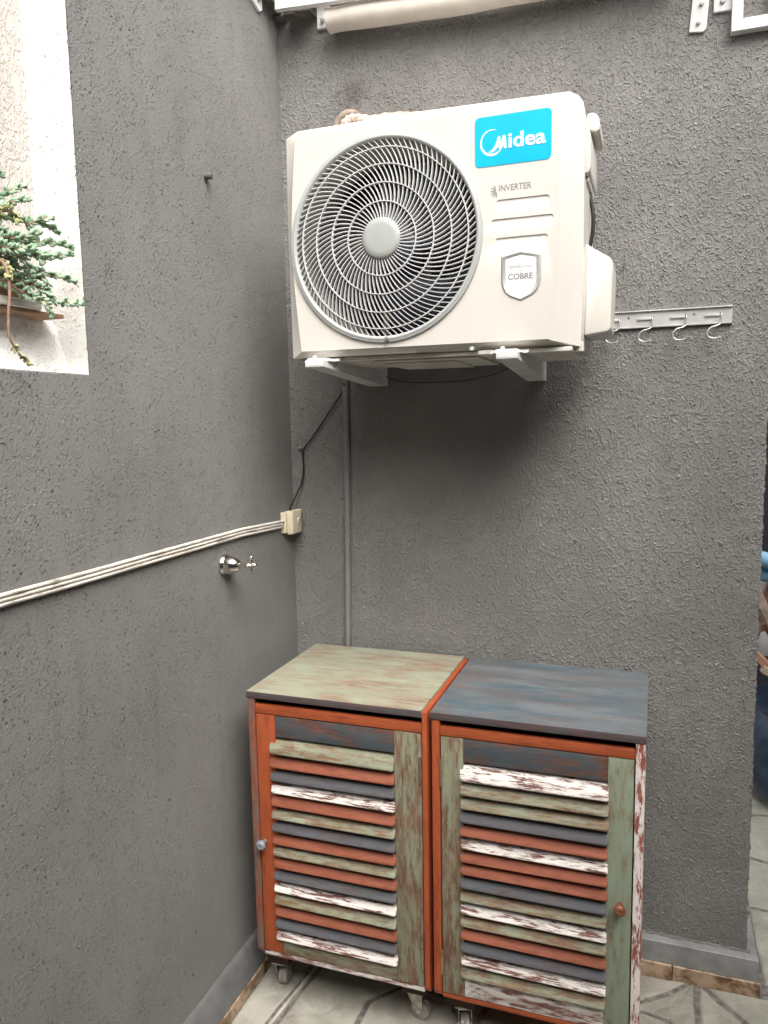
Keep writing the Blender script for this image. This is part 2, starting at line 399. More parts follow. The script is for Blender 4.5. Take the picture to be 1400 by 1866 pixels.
def tb(pts, r, n=8, **k): return tube(bmesh.new(), pts, r, n, **k)
def smooth_path(pts, sub=6):
    pts = [Vector(p) for p in pts]; out = []
    for i in range(len(pts) - 1):
        p0 = pts[max(i - 1, 0)]; p1 = pts[i]; p2 = pts[i + 1]; p3 = pts[min(i + 2, len(pts) - 1)]
        for s in range(sub):
            t = s / sub
            out.append(0.5 * ((2 * p1) + (p2 - p0) * t + (2 * p0 - 5 * p1 + 4 * p2 - p3) * t * t + (3 * p1 - p0 - 3 * p2 + p3) * t ** 3))
    out.append(pts[-1]); return out
def lathe(bm, prof, axis='Y', c=(0, 0, 0), n=32, close=True):
    """prof = [(radius, distance along axis)]"""
    c = Vector(c); rings = []
    for r, h in prof:
        ring = []
        for k in range(n):
            a = 2 * math.pi * k / n; u, v = math.cos(a) * r, math.sin(a) * r
            p = {'X': (h, u, v), 'Y': (u, h, v), 'Z': (u, v, h)}[axis]
            ring.append(bm.verts.new(c + Vector(p)))
        rings.append(ring)
    for i in range(len(rings) - 1):
        for k in range(n):
            bm.faces.new((rings[i][k], rings[i][(k + 1) % n], rings[i + 1][(k + 1) % n], rings[i + 1][k]))
    if close:
        if prof[0][0] > 1e-5: bm.faces.new(rings[0])
        if prof[-1][0] > 1e-5: bm.faces.new(rings[-1])
    bmesh.ops.remove_doubles(bm, verts=bm.verts[:], dist=1e-6)
    return bm
def lt(prof, axis='Y', c=(0, 0, 0), n=32, close=True): return lathe(bmesh.new(), prof, axis, c, n, close)
def prism(bm, poly, axis, a, b):
    """extrude a 2-D polygon along an axis; poly coords are the two remaining axes in xyz order"""
    def P(p, h): return {'X': (h, p[0], p[1]), 'Y': (p[0], h, p[1]), 'Z': (p[0], p[1], h)}[axis]
    A = [bm.verts.new(P(p, a)) for p in poly]; B = [bm.verts.new(P(p, b)) for p in poly]
    n = len(poly)
    bm.faces.new(A); bm.faces.new(B[::-1])
    for i in range(n): bm.faces.new((A[i], B[i], B[(i + 1) % n], A[(i + 1) % n]))
    return bm
def pr(poly, axis, a, b, bev=0.0, seg=2):
    bm = prism(bmesh.new(), poly, axis, a, b)
    if bev: bmesh.ops.bevel(bm, geom=bm.edges[:], offset=bev, segments=seg, affect='EDGES', profile=0.6)
    return bm
def rrect(x0, x1, z0, z1, r, n=6):
    out = []
    for cx, cz, a0 in ((x1 - r, z1 - r, 0), (x0 + r, z1 - r, 90), (x0 + r, z0 + r, 180), (x1 - r, z0 + r, 270)):
        for k in range(n + 1):
            a = R(a0 + 90 * k / n); out.append((cx + math.cos(a) * r, cz + math.sin(a) * r))
    return out
def text_obj(name, body, size, x, y, z, width, mat, parent, bold=0.0, depth=0.0004, shear=0.0):
    cu = bpy.data.curves.new('lettering', 'FONT'); cu.body = body; cu.size = size; cu.offset = bold; cu.extrude = depth; cu.shear = shear
    cu.resolution_u = 4
    tmp = bpy.data.objects.new('tmp', cu); COL.objects.link(tmp)
    bpy.context.view_layer.update()
    me = bpy.data.meshes.new_from_object(tmp.evaluated_get(bpy.context.evaluated_depsgraph_get()))
    bpy.data.objects.remove(tmp); me.name = name
    xs = [v.co.x for v in me.vertices]; w0, w1 = min(xs), max(xs); sx = width / (w1 - w0)
    for v in me.vertices:
        c = v.co.copy(); v.co = Vector(((c.x - w0) * sx + x, y - c.z, c.y + z))
    me.materials.clear()
    return link(name, me, mat, parent)
def grid_mesh(name, us, vs_, fn, mat, parent, hole=None):
    """grid of points fn(u, v); hole(uc, vc) True drops a face"""
    nu, nv = len(us), len(vs_)
    verts = [fn(u, v) for v in vs_ for u in us]
    faces = []
    for j in range(nv - 1):
        for i in range(nu - 1):
            if hole and hole((us[i] + us[i + 1]) / 2, (vs_[j] + vs_[j + 1]) / 2): continue
            a = j * nu + i; faces.append((a, a + 1, a + nu + 1, a + nu))
    me = bpy.data.meshes.new(name); me.from_pydata(verts, [], faces); me.update()
    me.polygons.foreach_set('use_smooth', [True] * len(me.polygons))
    o = link(name, me, mat, parent)
    return o
def lin(a, b, step):
    n = max(1, int(round(abs(b - a) / step))); return [a + (b - a) * i / n for i in range(n + 1)]
def copy_tree(o, parent=None):
    c = o.copy(); COL.objects.link(c); c.parent = parent
    for ch in list(o.children): copy_tree(ch, c)
    return c

# ---------------------------------------------------------------- ground
def vor_cell(p, pts, bounds):
    poly = list(bounds)
    for q in pts:
        if q is p: continue
        mx, my = (p[0] + q[0]) / 2, (p[1] + q[1]) / 2; nx, ny = q[0] - p[0], q[1] - p[1]
        new = []
        for i in range(len(poly)):
            a, b = poly[i], poly[(i + 1) % len(poly)]
            da = (a[0] - mx) * nx + (a[1] - my) * ny; db = (b[0] - mx) * nx + (b[1] - my) * ny
            if da <= 0: new.append(a)
            if da * db < 0:
                t = da / (da - db); new.append((a[0] + (b[0] - a[0]) * t, a[1] + (b[1] - a[1]) * t))
        poly = new
        if not poly: break
    return poly
def inset(poly, d):
    n = len(poly); out = []
    ar = sum(poly[i][0] * poly[(i + 1) % n][1] - poly[(i + 1) % n][0] * poly[i][1] for i in range(n))
    s = 1 if ar > 0 else -1
    for i in range(n):
        a, b, c = Vector(poly[i - 1]), Vector(poly[i]), Vector(poly[(i + 1) % n])
        e1 = (b - a).normalized(); e2 = (c - b).normalized()
        n1 = Vector((-e1.y, e1.x)) * s; n2 = Vector((-e2.y, e2.x)) * s
        m = n1 + n2
        if m.length < 1e-4: m = n1.copy()
        m.normalize(); k = d / max(0.45, m.dot(n1)); out.append(tuple(b + m * k))
    return out
def resample(poly, step, wob, seed):
    out = []; n = len(poly)
    for i in range(n):
        a, b = Vector(poly[i]), Vector(poly[(i + 1) % n]); L = (b - a).length
        if L < 0.004: continue
        k = max(1, int(L / step)); nrm = Vector((-(b - a).y, (b - a).x)) / max(L, 1e-6)
        for j in range(k):
            p = a + (b - a) * (j / k)
            if j > 0: p += nrm * (mnoise.noise(Vector((p.x * 14, p.y * 14, seed))) * wob)
            out.append(tuple(p))
    return out
def flagstone(poly, parent, gap=0.006, seed=0.0, step=0.05):
    c = Vector((sum(p[0] for p in poly) / len(poly), sum(p[1] for p in poly) / len(poly)))
    pl = resample(inset(poly, gap), step, 0.006, seed)
    if len(pl) < 3: return
    top = inset(pl, 0.005)
    zt = 0.0 + random.uniform(-0.0012, 0.0012); tx, ty = random.uniform(-.004, .004), random.uniform(-.004, .004)
    bm = bmesh.new()
    A = [bm.verts.new((p[0] - c.x, p[1] - c.y, -0.012)) for p in pl]
    B = [bm.verts.new((p[0] - c.x, p[1] - c.y, zt - 0.004)) for p in pl]
    T = [bm.verts.new((p[0] - c.x, p[1] - c.y, zt + tx * (p[0] - c.x) + ty * (p[1] - c.y))) for p in top]
    n = len(pl)
    for i in range(n):
        j = (i + 1) % n
        bm.faces.new((A[i], A[j], B[j], B[i])); bm.faces.new((B[i], B[j], T[j], T[i]))
    bm.faces.new(T)
    obj('flagstone', bm, M['stone'], parent, False, loc=(c.x, c.y, 0))

bm = bmesh.new(); box(bm, -0.6, 60, -60, 60, -0.6, -0.0065)
floor = obj('patio_floor', bm, M['mortar']); floor['kind'] = 'structure'
# stones seen in front of and beside the cabinets, laid out by hand
hand = [
    [(0.03, -0.03), (0.187, -0.03), (0.152, -0.315), (0.1285, -0.511), (0.11, -0.66), (0.03, -0.66)],
    [(0.205, -0.03), (0.47, -0.03), (0.437, -0.266), (0.353, -0.357), (0.350, -0.438), (0.33, -0.62), (0.128, -0.66), (0.1465, -0.511), (0.170, -0.315)],
    [(0.47, -0.03), (0.74, -0.03), (0.66, -0.28), (0.437, -0.266)],
    [(0.437, -0.266), (0.66, -0.28), (0.60, -0.50), (0.33, -0.62), (0.350, -0.438), (0.353, -0.357)],
    [(0.74, -0.03), (1.168, -0.031), (1.1095, -0.093), (1.0465, -0.1416), (0.86, -0.23), (0.66, -0.28)],
    [(1.168, -0.031), (1.181, -0.031), (1.1792, -0.1644), (1.175, -0.30), (1.1081, -0.19), (1.0472, -0.175), (0.90, -0.24), (0.86, -0.23), (1.0465, -0.1416), (1.1095, -0.093)],
    [(0.86, -0.23), (0.90, -0.24), (1.0472, -0.175), (1.1081, -0.19), (1.175, -0.30), (1.12, -0.55), (0.60, -0.50), (0.66, -0.28)],
    [(1.1835, -0.031), (1.1966, -0.031), (1.2452, -0.09), (1.2863, -0.129), (1.42, -0.33), (1.30, -0.48), (1.177, -0.30), (1.181, -0.1644)],
    [(1.1966, -0.031), (1.345, -0.031), (1.56, 0.0), (1.60, -0.20), (1.42, -0.33), (1.2863, -0.129), (1.2452, -0.09)],
    [(0.11, -0.66), (0.33, -0.62), (0.60, -0.50), (0.62, -0.80), (0.03, -0.80), (0.03, -0.66)],
    [(0.60, -0.50), (1.12, -0.55), (1.175, -0.30), (1.30, -0.48), (1.25, -0.80), (0.62, -0.80)],
    [(1.42, -0.33), (1.60, -0.20), (1.75, -0.35), (1.75, -0.80), (1.25, -0.80), (1.30, -0.48)],
]
for i, p in enumerate(hand): flagstone(p, floor, 0.0080 if i != 5 else 0.0055, i * 1.7)
rng = random.Random(3)
def field(x0, x1, y0, y1, d, seed, keep=None):
    pts = []
    nx, ny = max(1, int((x1 - x0) / d)), max(1, int((y1 - y0) / d))
    for i in range(nx):
        for j in range(ny):
            pts.append((x0 + (i + rng.uniform(.12, .88)) * (x1 - x0) / nx, y0 + (j + rng.uniform(.12, .88)) * (y1 - y0) / ny))
    for k, p in enumerate(pts):
        c = vor_cell(p, pts, [(x0, y0), (x1, y0), (x1, y1), (x0, y1)])
        if len(c) >= 3: flagstone(c, floor, 0.008, seed + k)
field(1.348, 2.6, 0.01, 2.3, 0.30, 50)
field(0.03, 2.6, -2.2, -0.805, 0.34, 200)
field(1.76, 2.6, -0.80, 0.0, 0.34, 300)
# straight pale joint strip let into the paving
bm = bmesh.new()
a, b = Vector((0.1965, -0.03, 0)), Vector((0.1195, -0.66, 0)); d = (b - a).normalized(); s_ = Vector((-d.y, d.x, 0)) * 0.0042
for zz in (0,):
    q = [a + s_, b + s_, b - s_, a - s_]
    lo = [bm.verts.new((p.x, p.y, -0.012)) for p in q]; hi = [bm.verts.new((p.x, p.y, 0.0005)) for p in q]
    bm.faces.new(hi)
    for i in range(4): bm.faces.new((lo[i], lo[(i + 1) % 4], hi[(i + 1) % 4], hi[i]))
obj('joint_strip', bm, M['strip'], floor)

floor.rotation_euler = (0, -0.012, 0)

# ---------------------------------------------------------------- walls
# rear wall (plane y = 0), its free end at x = 1.303
rw = empty('courtyard_wall', 'dark grey rolled stucco wall carrying the outdoor condenser', 'wall', (0.65, 0, 0))
XE = 1.303
def place(o, root):          # parent keeping world coordinates
    o.parent = root; o.matrix_parent_inverse = root.matrix_world.inverted(); return o
us = [0.0 - 0.012] + lin(0.0, XE - 0.004, 0.003)
us_full = us + [XE]
zs = lin(0.085, 2.78, 0.003)
def rear_fn(i_u, v): return None
nu = len(us)
verts = []; faces = []
cols = [(u, 0.0) for u in us] + [(XE - 0.0012, 0.0012), (XE, 0.004)] + [(XE, y) for y in lin(0.012, 0.15, 0.012)] + [(-0.012, 0.15)]
ncol = len(cols)
for z in zs:
    for k, (x, y) in enumerate(cols):
        wob = 0.0
        if x > XE - 0.03 and y < 0.1:
            wob = (x - (XE - 0.03)) / 0.03 * (0.0028 * mnoise.noise(Vector((z * 9, 0.3, 1.1))) + 0.0022 * mnoise.noise(Vector((z * 55, 2.3, 5.1))) + 0.0016 * mnoise.noise(Vector((z * 130, 7.3, 5.1))))
            wob += (x - (XE - 0.03)) / 0.03 * (0.008 * max(0, 1 - z / 0.45) ** 2)
        verts.append((x + wob, y, z))
for j in range(len(zs) - 1):
    for i in range(ncol - 1):
        a = j * ncol + i; faces.append((a, a + 1, a + ncol + 1, a + ncol))
me = bpy.data.meshes.new('stucco_face'); me.from_pydata(verts, [], faces); me.update()
me.polygons.foreach_set('use_smooth', [True] * len(me.polygons))
place(link('stucco_face', me, M['stucco_back']), rw)
bm = pr([(0.0, -0.03), (1.333, -0.03), (1.333, 0.17), (-0.012, 0.17), (-0.012, -0.03)], 'Z', 0.0515, 0.113)
bmesh.ops.bevel(bm, geom=[e for e in bm.edges if abs(e.verts[0].co.z - 0.113) < 1e-4 and abs(e.verts[1].co.z - 0.113) < 1e-4], offset=0.0025, segments=1, affect='EDGES')
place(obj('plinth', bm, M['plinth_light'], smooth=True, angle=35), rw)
for x0, x1 in ((-0.012, 0.35), (0.352, 0.74), (0.742, 1.119), (1.1215, 1.338)):
    place(obj('skirting_strip', bx(x0, x1, -0.0345, 0.17, -0.01, 0.051, bev=0.0015), M['marble']), rw)
# lumpy lower edge of the stucco over the plinth
bm = bmesh.new()
pts = [Vector((x, -0.001 - 0.003 * mnoise.noise(Vector((x * 30, 1, 1))), 0.1135 + 0.004 * mnoise.noise(Vector((x * 22, 3, 1))))) for x in lin(0.0, 1.315, 0.008)]
tube(bm, pts, 0.005, 6, radii=[0.0045 + 0.003 * mnoise.noise(Vector((p.x * 70, 8, 1))) for p in pts])
place(obj('stucco_edge', bm, M['stucco_back'], smooth=True, angle=180), rw)

# side wall (plane x = 0) with a white recess at the upper left
sw = empty('courtyard_wall', 'grey stucco side wall with white window recess holding a succulent', 'wall', (0, -0.9, 0))
YJ, ZS = -0.870, 1.646
def side_face(name, ys, zs_, mat):
    ny = len(ys); vv = []; ff = []
    for z in zs_:
        for (x, y) in ys: vv.append((x, y, z))
    for j in range(len(zs_) - 1):
        for i in range(ny - 1):
            a = j * ny + i; ff.append((a, a + 1, a + ny + 1, a + ny))
    m_ = bpy.data.meshes.new(name); m_.from_pydata(vv, [], ff); m_.update()
    m_.polygons.foreach_set('use_smooth', [True] * len(m_.polygons))
    return place(link(name, m_, mat), sw)
# lower field, upper field in ONE mesh: rows below the sill run the whole width
ylo = lin(-1.30, YJ, 0.003); yhi = lin(YJ, 0.0, 0.003)
zlo = lin(0.085, ZS, 0.003); zhi = lin(ZS, 2.78, 0.003)
vv = []; ff = []; idx = {}
def vid(i, j, y, z, x=0.0):
    k = (i, j)
    if k not in idx: idx[k] = len(vv); vv.append((x, y, z))
    return idx[k]
allz = zlo + zhi[1:]; ally = ylo + yhi[1:]
nl = len(zlo) - 1; nyl = len(ylo) - 1
for j in range(len(allz) - 1):
    for i in range(len(ally) - 1):
        if j >= nl and i < nyl: continue
        ff.append((vid(i, j, ally[i], allz[j]), vid(i + 1, j, ally[i + 1], allz[j]), vid(i + 1, j + 1, ally[i + 1], allz[j + 1]), vid(i, j + 1, ally[i], allz[j + 1])))
# turn the arris into the recess
for i in range(nyl):
    a, b = idx[(i, nl)], idx[(i + 1, nl)]
    c = len(vv); vv.append((-0.006, ally[i], ZS + 0.001)); vv.append((-0.006, ally[i + 1], ZS + 0.001)); ff.append((a, b, c + 1, c))
for j in range(nl, len(allz) - 1):
    a, b = idx[(nyl, j)], idx[(nyl, j + 1)]
    c = len(vv); vv.append((-0.006, YJ + 0.003, allz[j])); vv.append((-0.006, YJ + 0.003, allz[j + 1])); ff.append((a, c, c + 1, b))
m_ = bpy.data.meshes.new('stucco_face'); m_.from_pydata(vv, [], ff); m_.update()
m_.polygons.foreach_set('use_smooth', [True] * len(m_.polygons))
place(link('stucco_face', m_, M['stucco_side']), sw)
# rest of the wall, outside the picture
bm = bmesh.new(); box(bm, -0.25, -0.002, -2.9, -1.30, -0.01, 1.64); box(bm, -0.25, -0.002, -2.9, -1.75, 1.641, 2.78)
place(obj('wall_body', bm, M['plinth']), sw)
bm = bmesh.new(); box(bm, -0.25, -0.02, -1.30, 0.15, -0.01, 1.63); box(bm, -0.25, -0.02, YJ + 0.012, 0.15, 1.631, 2.78)
place(obj('wall_core', bm, M['plinth']), sw)
# white jamb facing the camera
xs = lin(-0.115, -0.0005, 0.003); jz = lin(ZS, 2.78, 0.003)
vv = [(x, YJ, z) for z in jz for x in xs]; n = len(xs)
ff = [(j * n + i, j * n + i + 1, (j + 1) * n + i + 1, (j + 1) * n + i) for j in range(len(jz) - 1) for i in range(n - 1)]
m_ = bpy.data.meshes.new('recess_jamb'); m_.from_pydata(vv, [], ff); m_.update(); m_.polygons.foreach_set('use_smooth', [True] * len(m_.polygons))
place(link('recess_jamb', m_, M['stucco_white']), sw)
# white low back below the shelf, sill, beige upper back
ys = lin(-1.30, YJ, 0.004); pz = lin(ZS - 0.004, 1.752, 0.004); n = len(ys)
vv = [(-0.045 - 0.03 * (z - ZS) / 0.1, y, z) for z in pz for y in ys]
ff = [(j * n + i, j * n + i + 1, (j + 1) * n + i + 1, (j + 1) * n + i) for j in range(len(pz) - 1) for i in range(n - 1)]
m_ = bpy.data.meshes.new('recess_parapet'); m_.from_pydata(vv, [], ff); m_.update(); m_.polygons.foreach_set('use_smooth', [True] * len(m_.polygons))
place(link('recess_parapet', m_, M['stucco_white']), sw)
place(obj('recess_sill', bx(-0.24, -0.0035, -1.75, YJ + 0.003, 1.60, ZS + 0.0005, bev=0.003), M['white_alu']), sw)
place(obj('recess_back', bx(-0.25, -0.105, -1.75, YJ + 0.003, ZS + 0.0055, 2.78), M['plaster']), sw)
ysl = lin(-2.9, -0.0315, 0.03); bm = bmesh.new(); rows = []
for y in ysl:
    w_ = 0.004 * mnoise.noise(Vector((y * 9, 4, 1)))
    rows.append([bm.verts.new(p) for p in ((-0.01, y, 0.112 + w_), (0.0035, y, 0.110 + w_), (0.012 + w_ * 0.4, y, 0.098 + w_), (0.023, y, 0.066), (0.0305, y, 0.030), (-0.01, y, 0.030))])
for i in range(len(rows) - 1):
    for k in range(5): bm.faces.new((rows[i][k], rows[i + 1][k], rows[i + 1][k + 1], rows[i][k + 1]))
bm.faces.new(rows[0]); bm.faces.new(rows[-1])
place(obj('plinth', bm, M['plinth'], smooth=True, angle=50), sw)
for k in range(14):
    y1 = -0.036 - k * 0.155; y0 = y1 - 0.153
    place(obj('skirting_strip', bx(-0.01, 0.0345, y0, y1, -0.012, 0.0295, bev=0.0015), M['marble']), sw)

# ---------------------------------------------------------------- condenser
AC = empty('air_conditioner', 'ivory outdoor condenser unit with round grille and bright blue badge', 'air conditioner', (0.546, -0.24, 1.70))
def ac(o): return place(o, AC)
YF = -0.400
CC = (0.4475, 1.957); RH = 0.2235
# front: outline at y=-0.375 with chamfers rising to the panel
outer = [(0.2035, 1.7005), (0.52, 1.7005), (0.884, 1.7005), (0.887, 1.83), (0.887, 1.956), (0.887, 2.10), (0.887, 2.188), (0.8835, 2.206), (0.8745, 2.2175), (0.857, 2.2228),
         (0.55, 2.2232), (0.236, 2.2225), (0.2030, 2.2120), (0.2005, 2.08), (0.2003, 1.957), (0.2015, 1.84)]
odep = [-.384, -.388, -.352, -.350, -.350, -.350, -.352, -.354, -.362, -.376, -.392, -.390, -.384, -.382, -.382, -.382]
panel = [(0.2335, 1.7155), (0.52, 1.7155), (0.8215, 1.7155), (0.833, 1.83), (0.8428, 1.956), (0.838, 2.08), (0.8350, 2.14), (0.8325, 2.186), (0.8315, 2.1915), (0.8290, 2.1942),
         (0.55, 2.2035), (0.2345, 2.2065), (0.2310, 2.185), (0.222, 2.08), (0.2145, 1.957), (0.2225, 1.84)]
bm = bmesh.new()
pv = [bm.verts.new((x, YF, z)) for x, z in panel]
pe = [bm.edges.new((pv[i], pv[(i + 1) % len(pv)])) for i in range(len(pv))]
NH = 96
def ring2(cx, cz, r, y, n=NH): return [bm.verts.new((cx + r * math.cos(2 * math.pi * k / n), y, cz + r * math.sin(2 * math.pi * k / n))) for k in range(n)]
hv = ring2(*CC, RH, YF)
edges = pe + [bm.edges.new((hv[k], hv[(k + 1) % NH])) for k in range(NH)]
grooves = [(0.707, 0.821, 2.0085), (0.696, 0.829, 1.9685), (0.705, 0.8175, 1.9290)]
gl = []
for x0, x1, zc in grooves:
    loop = [bm.verts.new((x, YF, z)) for x, z in rrect(x0, x1, zc - 0.0065, zc + 0.0065, 0.006, 4)]
    gl.append(loop); edges += [bm.edges.new((loop[k], loop[(k + 1) % len(loop)])) for k in range(len(loop))]
bmesh.ops.triangle_fill(bm, use_beauty=True, use_dissolve=False, edges=edges, normal=(0, -1, 0))
for loop, (x0, x1, zc) in zip(gl, grooves):
    inn = []
    for v in loop:
        nz = zc + (v.co.z - zc) * 0.45 + 0.0026; nx = (x0 + x1) / 2 + (v.co.x - (x0 + x1) / 2) * 0.955
        inn.append(bm.verts.new((nx, YF + 0.0022, nz)))
    for k in range(len(loop)):
        bm.faces.new((loop[k], loop[(k + 1) % len(loop)], inn[(k + 1) % len(loop)], inn[k]))
    bm.faces.new(inn)
hv2 = ring2(*CC, RH - 0.004, YF + 0.03)
for k in range(NH): bm.faces.new((hv[k], hv[(k + 1) % NH], hv2[(k + 1) % NH], hv2[k]))
# panel edge drops a few millimetres, then a chamfer runs back to the casing outline
pv2 = []
for v in pv:
    d = Vector((v.co.x - 0.5465, 0, v.co.z - 1.962)).normalized()
    pv2.append(bm.verts.new((v.co.x + d.x * 0.003, YF + 0.004, v.co.z + d.z * 0.003)))
for i in range(len(pv)): bm.faces.new((pv[i], pv[(i + 1) % len(pv)], pv2[(i + 1) % len(pv)], pv2[i]))
ov = [bm.verts.new((x, y, z)) for (x, z), y in zip(outer, odep)]
for i in range(len(ov)):
    j = (i + 1) % len(ov); bm.faces.new((pv2[i], pv2[j], ov[j], ov[i]))
bmesh.ops.recalc_face_normals(bm, faces=bm.faces[:])
ac(obj('front_panel', bm, M['ivory'], smooth=True, angle=22))
# casing behind the front
bm = bmesh.new()
o2 = outer
A = [bm.verts.new((x + (0.5465 - x) * 0.0045, y + 0.0025, z + (1.962 - z) * 0.0055)) for (x, z), y in zip(outer, odep)]
B = [bm.verts.new((x, -0.095, z)) for x, z in o2]
for i in range(len(o2)): bm.faces.new((A[i], B[i], B[(i + 1) % len(o2)], A[(i + 1) % len(o2)]))
bm.faces.new(B)
ac(obj('casing', bm, M['ivory'], smooth=True, angle=35))
# base pan under the unit
bm = bmesh.new()
box(bm, 0.215, 0.868, -0.372, -0.10, 1.690, 1.7002, bev=0.002)
box(bm, 0.40, 0.66, -0.36, -0.11, 1.684, 1.6898, bev=0.004); box(bm, 0.42, 0.60, -0.34, -0.14, 1.679, 1.6838, bev=0.004)
box(bm, 0.662, 0.700, -0.388, -0.33, 1.688, 1.6996, bev=0.003)
ac(obj('base_pan', bm, M['ivory_dirty'], smooth=True))
ac(obj('screw', lt([(0, -0.3935), (0.0045, -0.393), (0.0055, -0.3905), (0.0055, -0.384)], 'Y', (0.650, 0, 1.7045), 16), M['print_white'], smooth=True))
for bx_ in (0.285, 0.735):
    bm = pr([(-0.405, 1.6885), (-0.375, 1.6995), (-0.10, 1.6995), (-0.085, 1.6885)], 'X', bx_ - 0.042, bx_ + 0.042, 0.0015, 1)
    ac(obj('foot', bm, M['ivory_dirty']))
    ac(obj('foot_bolt', lt([(0, 1.703), (0.005, 1.703), (0.005, 1.6885)], 'Z', (bx_ - 0.012, -0.412, 0), 10), M['bracket'], smooth=True))
    bm = pr([(bx_ - 0.035, 1.688), (bx_ - 0.024, 1.6965), (bx_ + 0.022, 1.6965), (bx_ + 0.034, 1.688)], 'Y', -0.424, -0.388, 0.001, 1)
    ac(obj('foot_tab', bm, M['bracket']))
# grille
gr = ac(obj('grille_rim', lt([(0.2155, YF + 0.012), (0.2165, YF - 0.004), (0.2195, YF - 0.008), (0.2235, YF - 0.0085), (0.2262, YF - 0.006), (0.2295, YF - 0.006), (0.231, YF - 0.003), (0.231, YF + 0.001)], 'Y', (CC[0], 0, CC[1]), 96, close=False), M['rim'], smooth=True, angle=50))
def g(o): o.parent = gr; return o
RR = [0.045, 0.0815, 0.1225, 0.1625, 0.1995, 0.2165]
def dome(r): return YF - 0.004 - 0.010 * (1 - (r / 0.2165) ** 2)
g(obj('hub_disc', lt([(0, dome(0) - 0.006), (0.030, dome(0) - 0.006), (0.0415, dome(0) - 0.005), (0.0452, dome(0) - 0.002), (0.0455, dome(0) + 0.012)], 'Y', (CC[0], 0, CC[1]), 64), M['hub'], smooth=True, angle=60))
for r in RR[1:5]:
    y = dome(r) - 0.0014
    prof = [(r - 0.001, y), (r + 0.001, y), (r + 0.001, y + 0.008), (r - 0.001, y + 0.008), (r - 0.001, y)]
    g(obj('grille_ring', lt(prof, 'Y', (CC[0], 0, CC[1]), 96, close=False), M['grille'], smooth=True, angle=40))
def theta(r):          # swirl angle: tan(psi) grows outwards
    n = 40; s = 0.0; r0 = 0.045
    for k in range(n):
        rr = r0 + (r - r0) * (k + 0.5) / n; tp = 0.10 + 0.80 * (rr - 0.045) / 0.18
        s += tp / rr * (r - r0) / n
    return s
for (ra, rb, cnt, seg) in ((RR[0], RR[1], 48, 3), (RR[1], RR[2], 64, 3), (RR[2], RR[3], 82, 3), (RR[3], RR[5], 96, 4)):
    bm = bmesh.new(); prev = None
    for s in range(seg + 1):
        r = ra + (rb - ra) * s / seg; th = theta(r); hw = 0.00105
        p = Vector((r * math.cos(th), 0, r * math.sin(th)))
        t = Vector((-math.sin(th), 0, math.cos(th)))
        y = dome(r)
        sec = [bm.verts.new(p + t * hw + Vector((0, y - YF, 0))), bm.verts.new(p - t * hw + Vector((0, y - YF, 0))), bm.verts.new(p - t * hw * 0.7 + Vector((0, y - YF + 0.011, 0))), bm.verts.new(p + t * hw * 0.7 + Vector((0, y - YF + 0.011, 0)))]
        if prev:
            for k in range(4): bm.faces.new((prev[k], prev[(k + 1) % 4], sec[(k + 1) % 4], sec[k]))
        prev = sec
    me = to_mesh('grille_bar', bm)
    me.materials.append(M['grille'])
    for k in range(cnt):
        o = bpy.data.objects.new('grille_bar', me); COL.objects.link(o); o.parent = gr
        # bars turn about the grille axis (y): positive angle goes anticlockwise seen from the front
        o.matrix_local = Matrix.Translation((CC[0], YF, CC[1])) @ Matrix.Rotation(-2 * math.pi * k / cnt, 4, 'Y')
for ch in gr.children: ch.matrix_parent_inverse = Matrix.Identity(4)
gr.matrix_parent_inverse = AC.matrix_world.inverted()
g(obj('grille_screw', lt([(0, -0.4125), (0.004, -0.412), (0.0058, -0.408), (0.0058, -0.40)], 'Y', (0.4545, 0, 1.7335), 16), M['screw'], smooth=True))
# inside: shroud, condenser coil, motor bar, fan
ac(obj('fan_shroud', lt([(0.2190, YF + 0.02), (0.213, YF + 0.05), (0.211, YF + 0.14)], 'Y', (CC[0], 0, CC[1]), 64, close=False), M['ivory_dirty'], smooth=True))
ac(obj('coil', bx(0.212, 0.83, -0.135, -0.11, 1.71, 2.21), M['coil']))
bm = bmesh.new(); box(bm, 0.385, 0.402, -0.235, -0.222, 1.72, 2.2, bev=0.001); box(bm, 0.495, 0.512, -0.235, -0.222, 1.72, 2.2, bev=0.001)
ac(obj('motor_bracket', bm, M['motor']))
ac(obj('fan_motor', lt([(0, -0.255), (0.04, -0.255), (0.045, -0.245), (0.045, -0.18)], 'Y', (CC[0], 0, CC[1]), 32), M['coil'], smooth=True))
fan = ac(obj('fan_hub', lt([(0, -0.34), (0.035, -0.34), (0.055, -0.33), (0.058, -0.26)], 'Y', (CC[0], 0, CC[1]), 32), M['fan'], smooth=True))
for b_ in range(3):
    bm = bmesh.new(); rows = []
    for i in range(9):
        r = 0.055 + (0.203 - 0.055) * i / 8; row = []
        for j in range(9):
            a = R(-95 + b_ * 120) + R(-38 + 76 * j / 8) + 0.9 * (r - 0.055) / 0.15
            y = -0.285 + 0.05 * (j / 8 - 0.5) * (1.0 + 0.3 * i / 8)
            row.append(bm.verts.new((CC[0] + r * math.cos(a), y, CC[1] + r * math.sin(a))))
        rows.append(row)
    for i in range(8):
        for j in range(8): bm.faces.new((rows[i][j], rows[i + 1][j], rows[i + 1][j + 1], rows[i][j + 1]))
    bmesh.ops.solidify(bm, geom=bm.faces[:], thickness=0.003)
    f_ = obj('fan_blade', bm, M['fan'], smooth=True, angle=60); f_.parent = fan
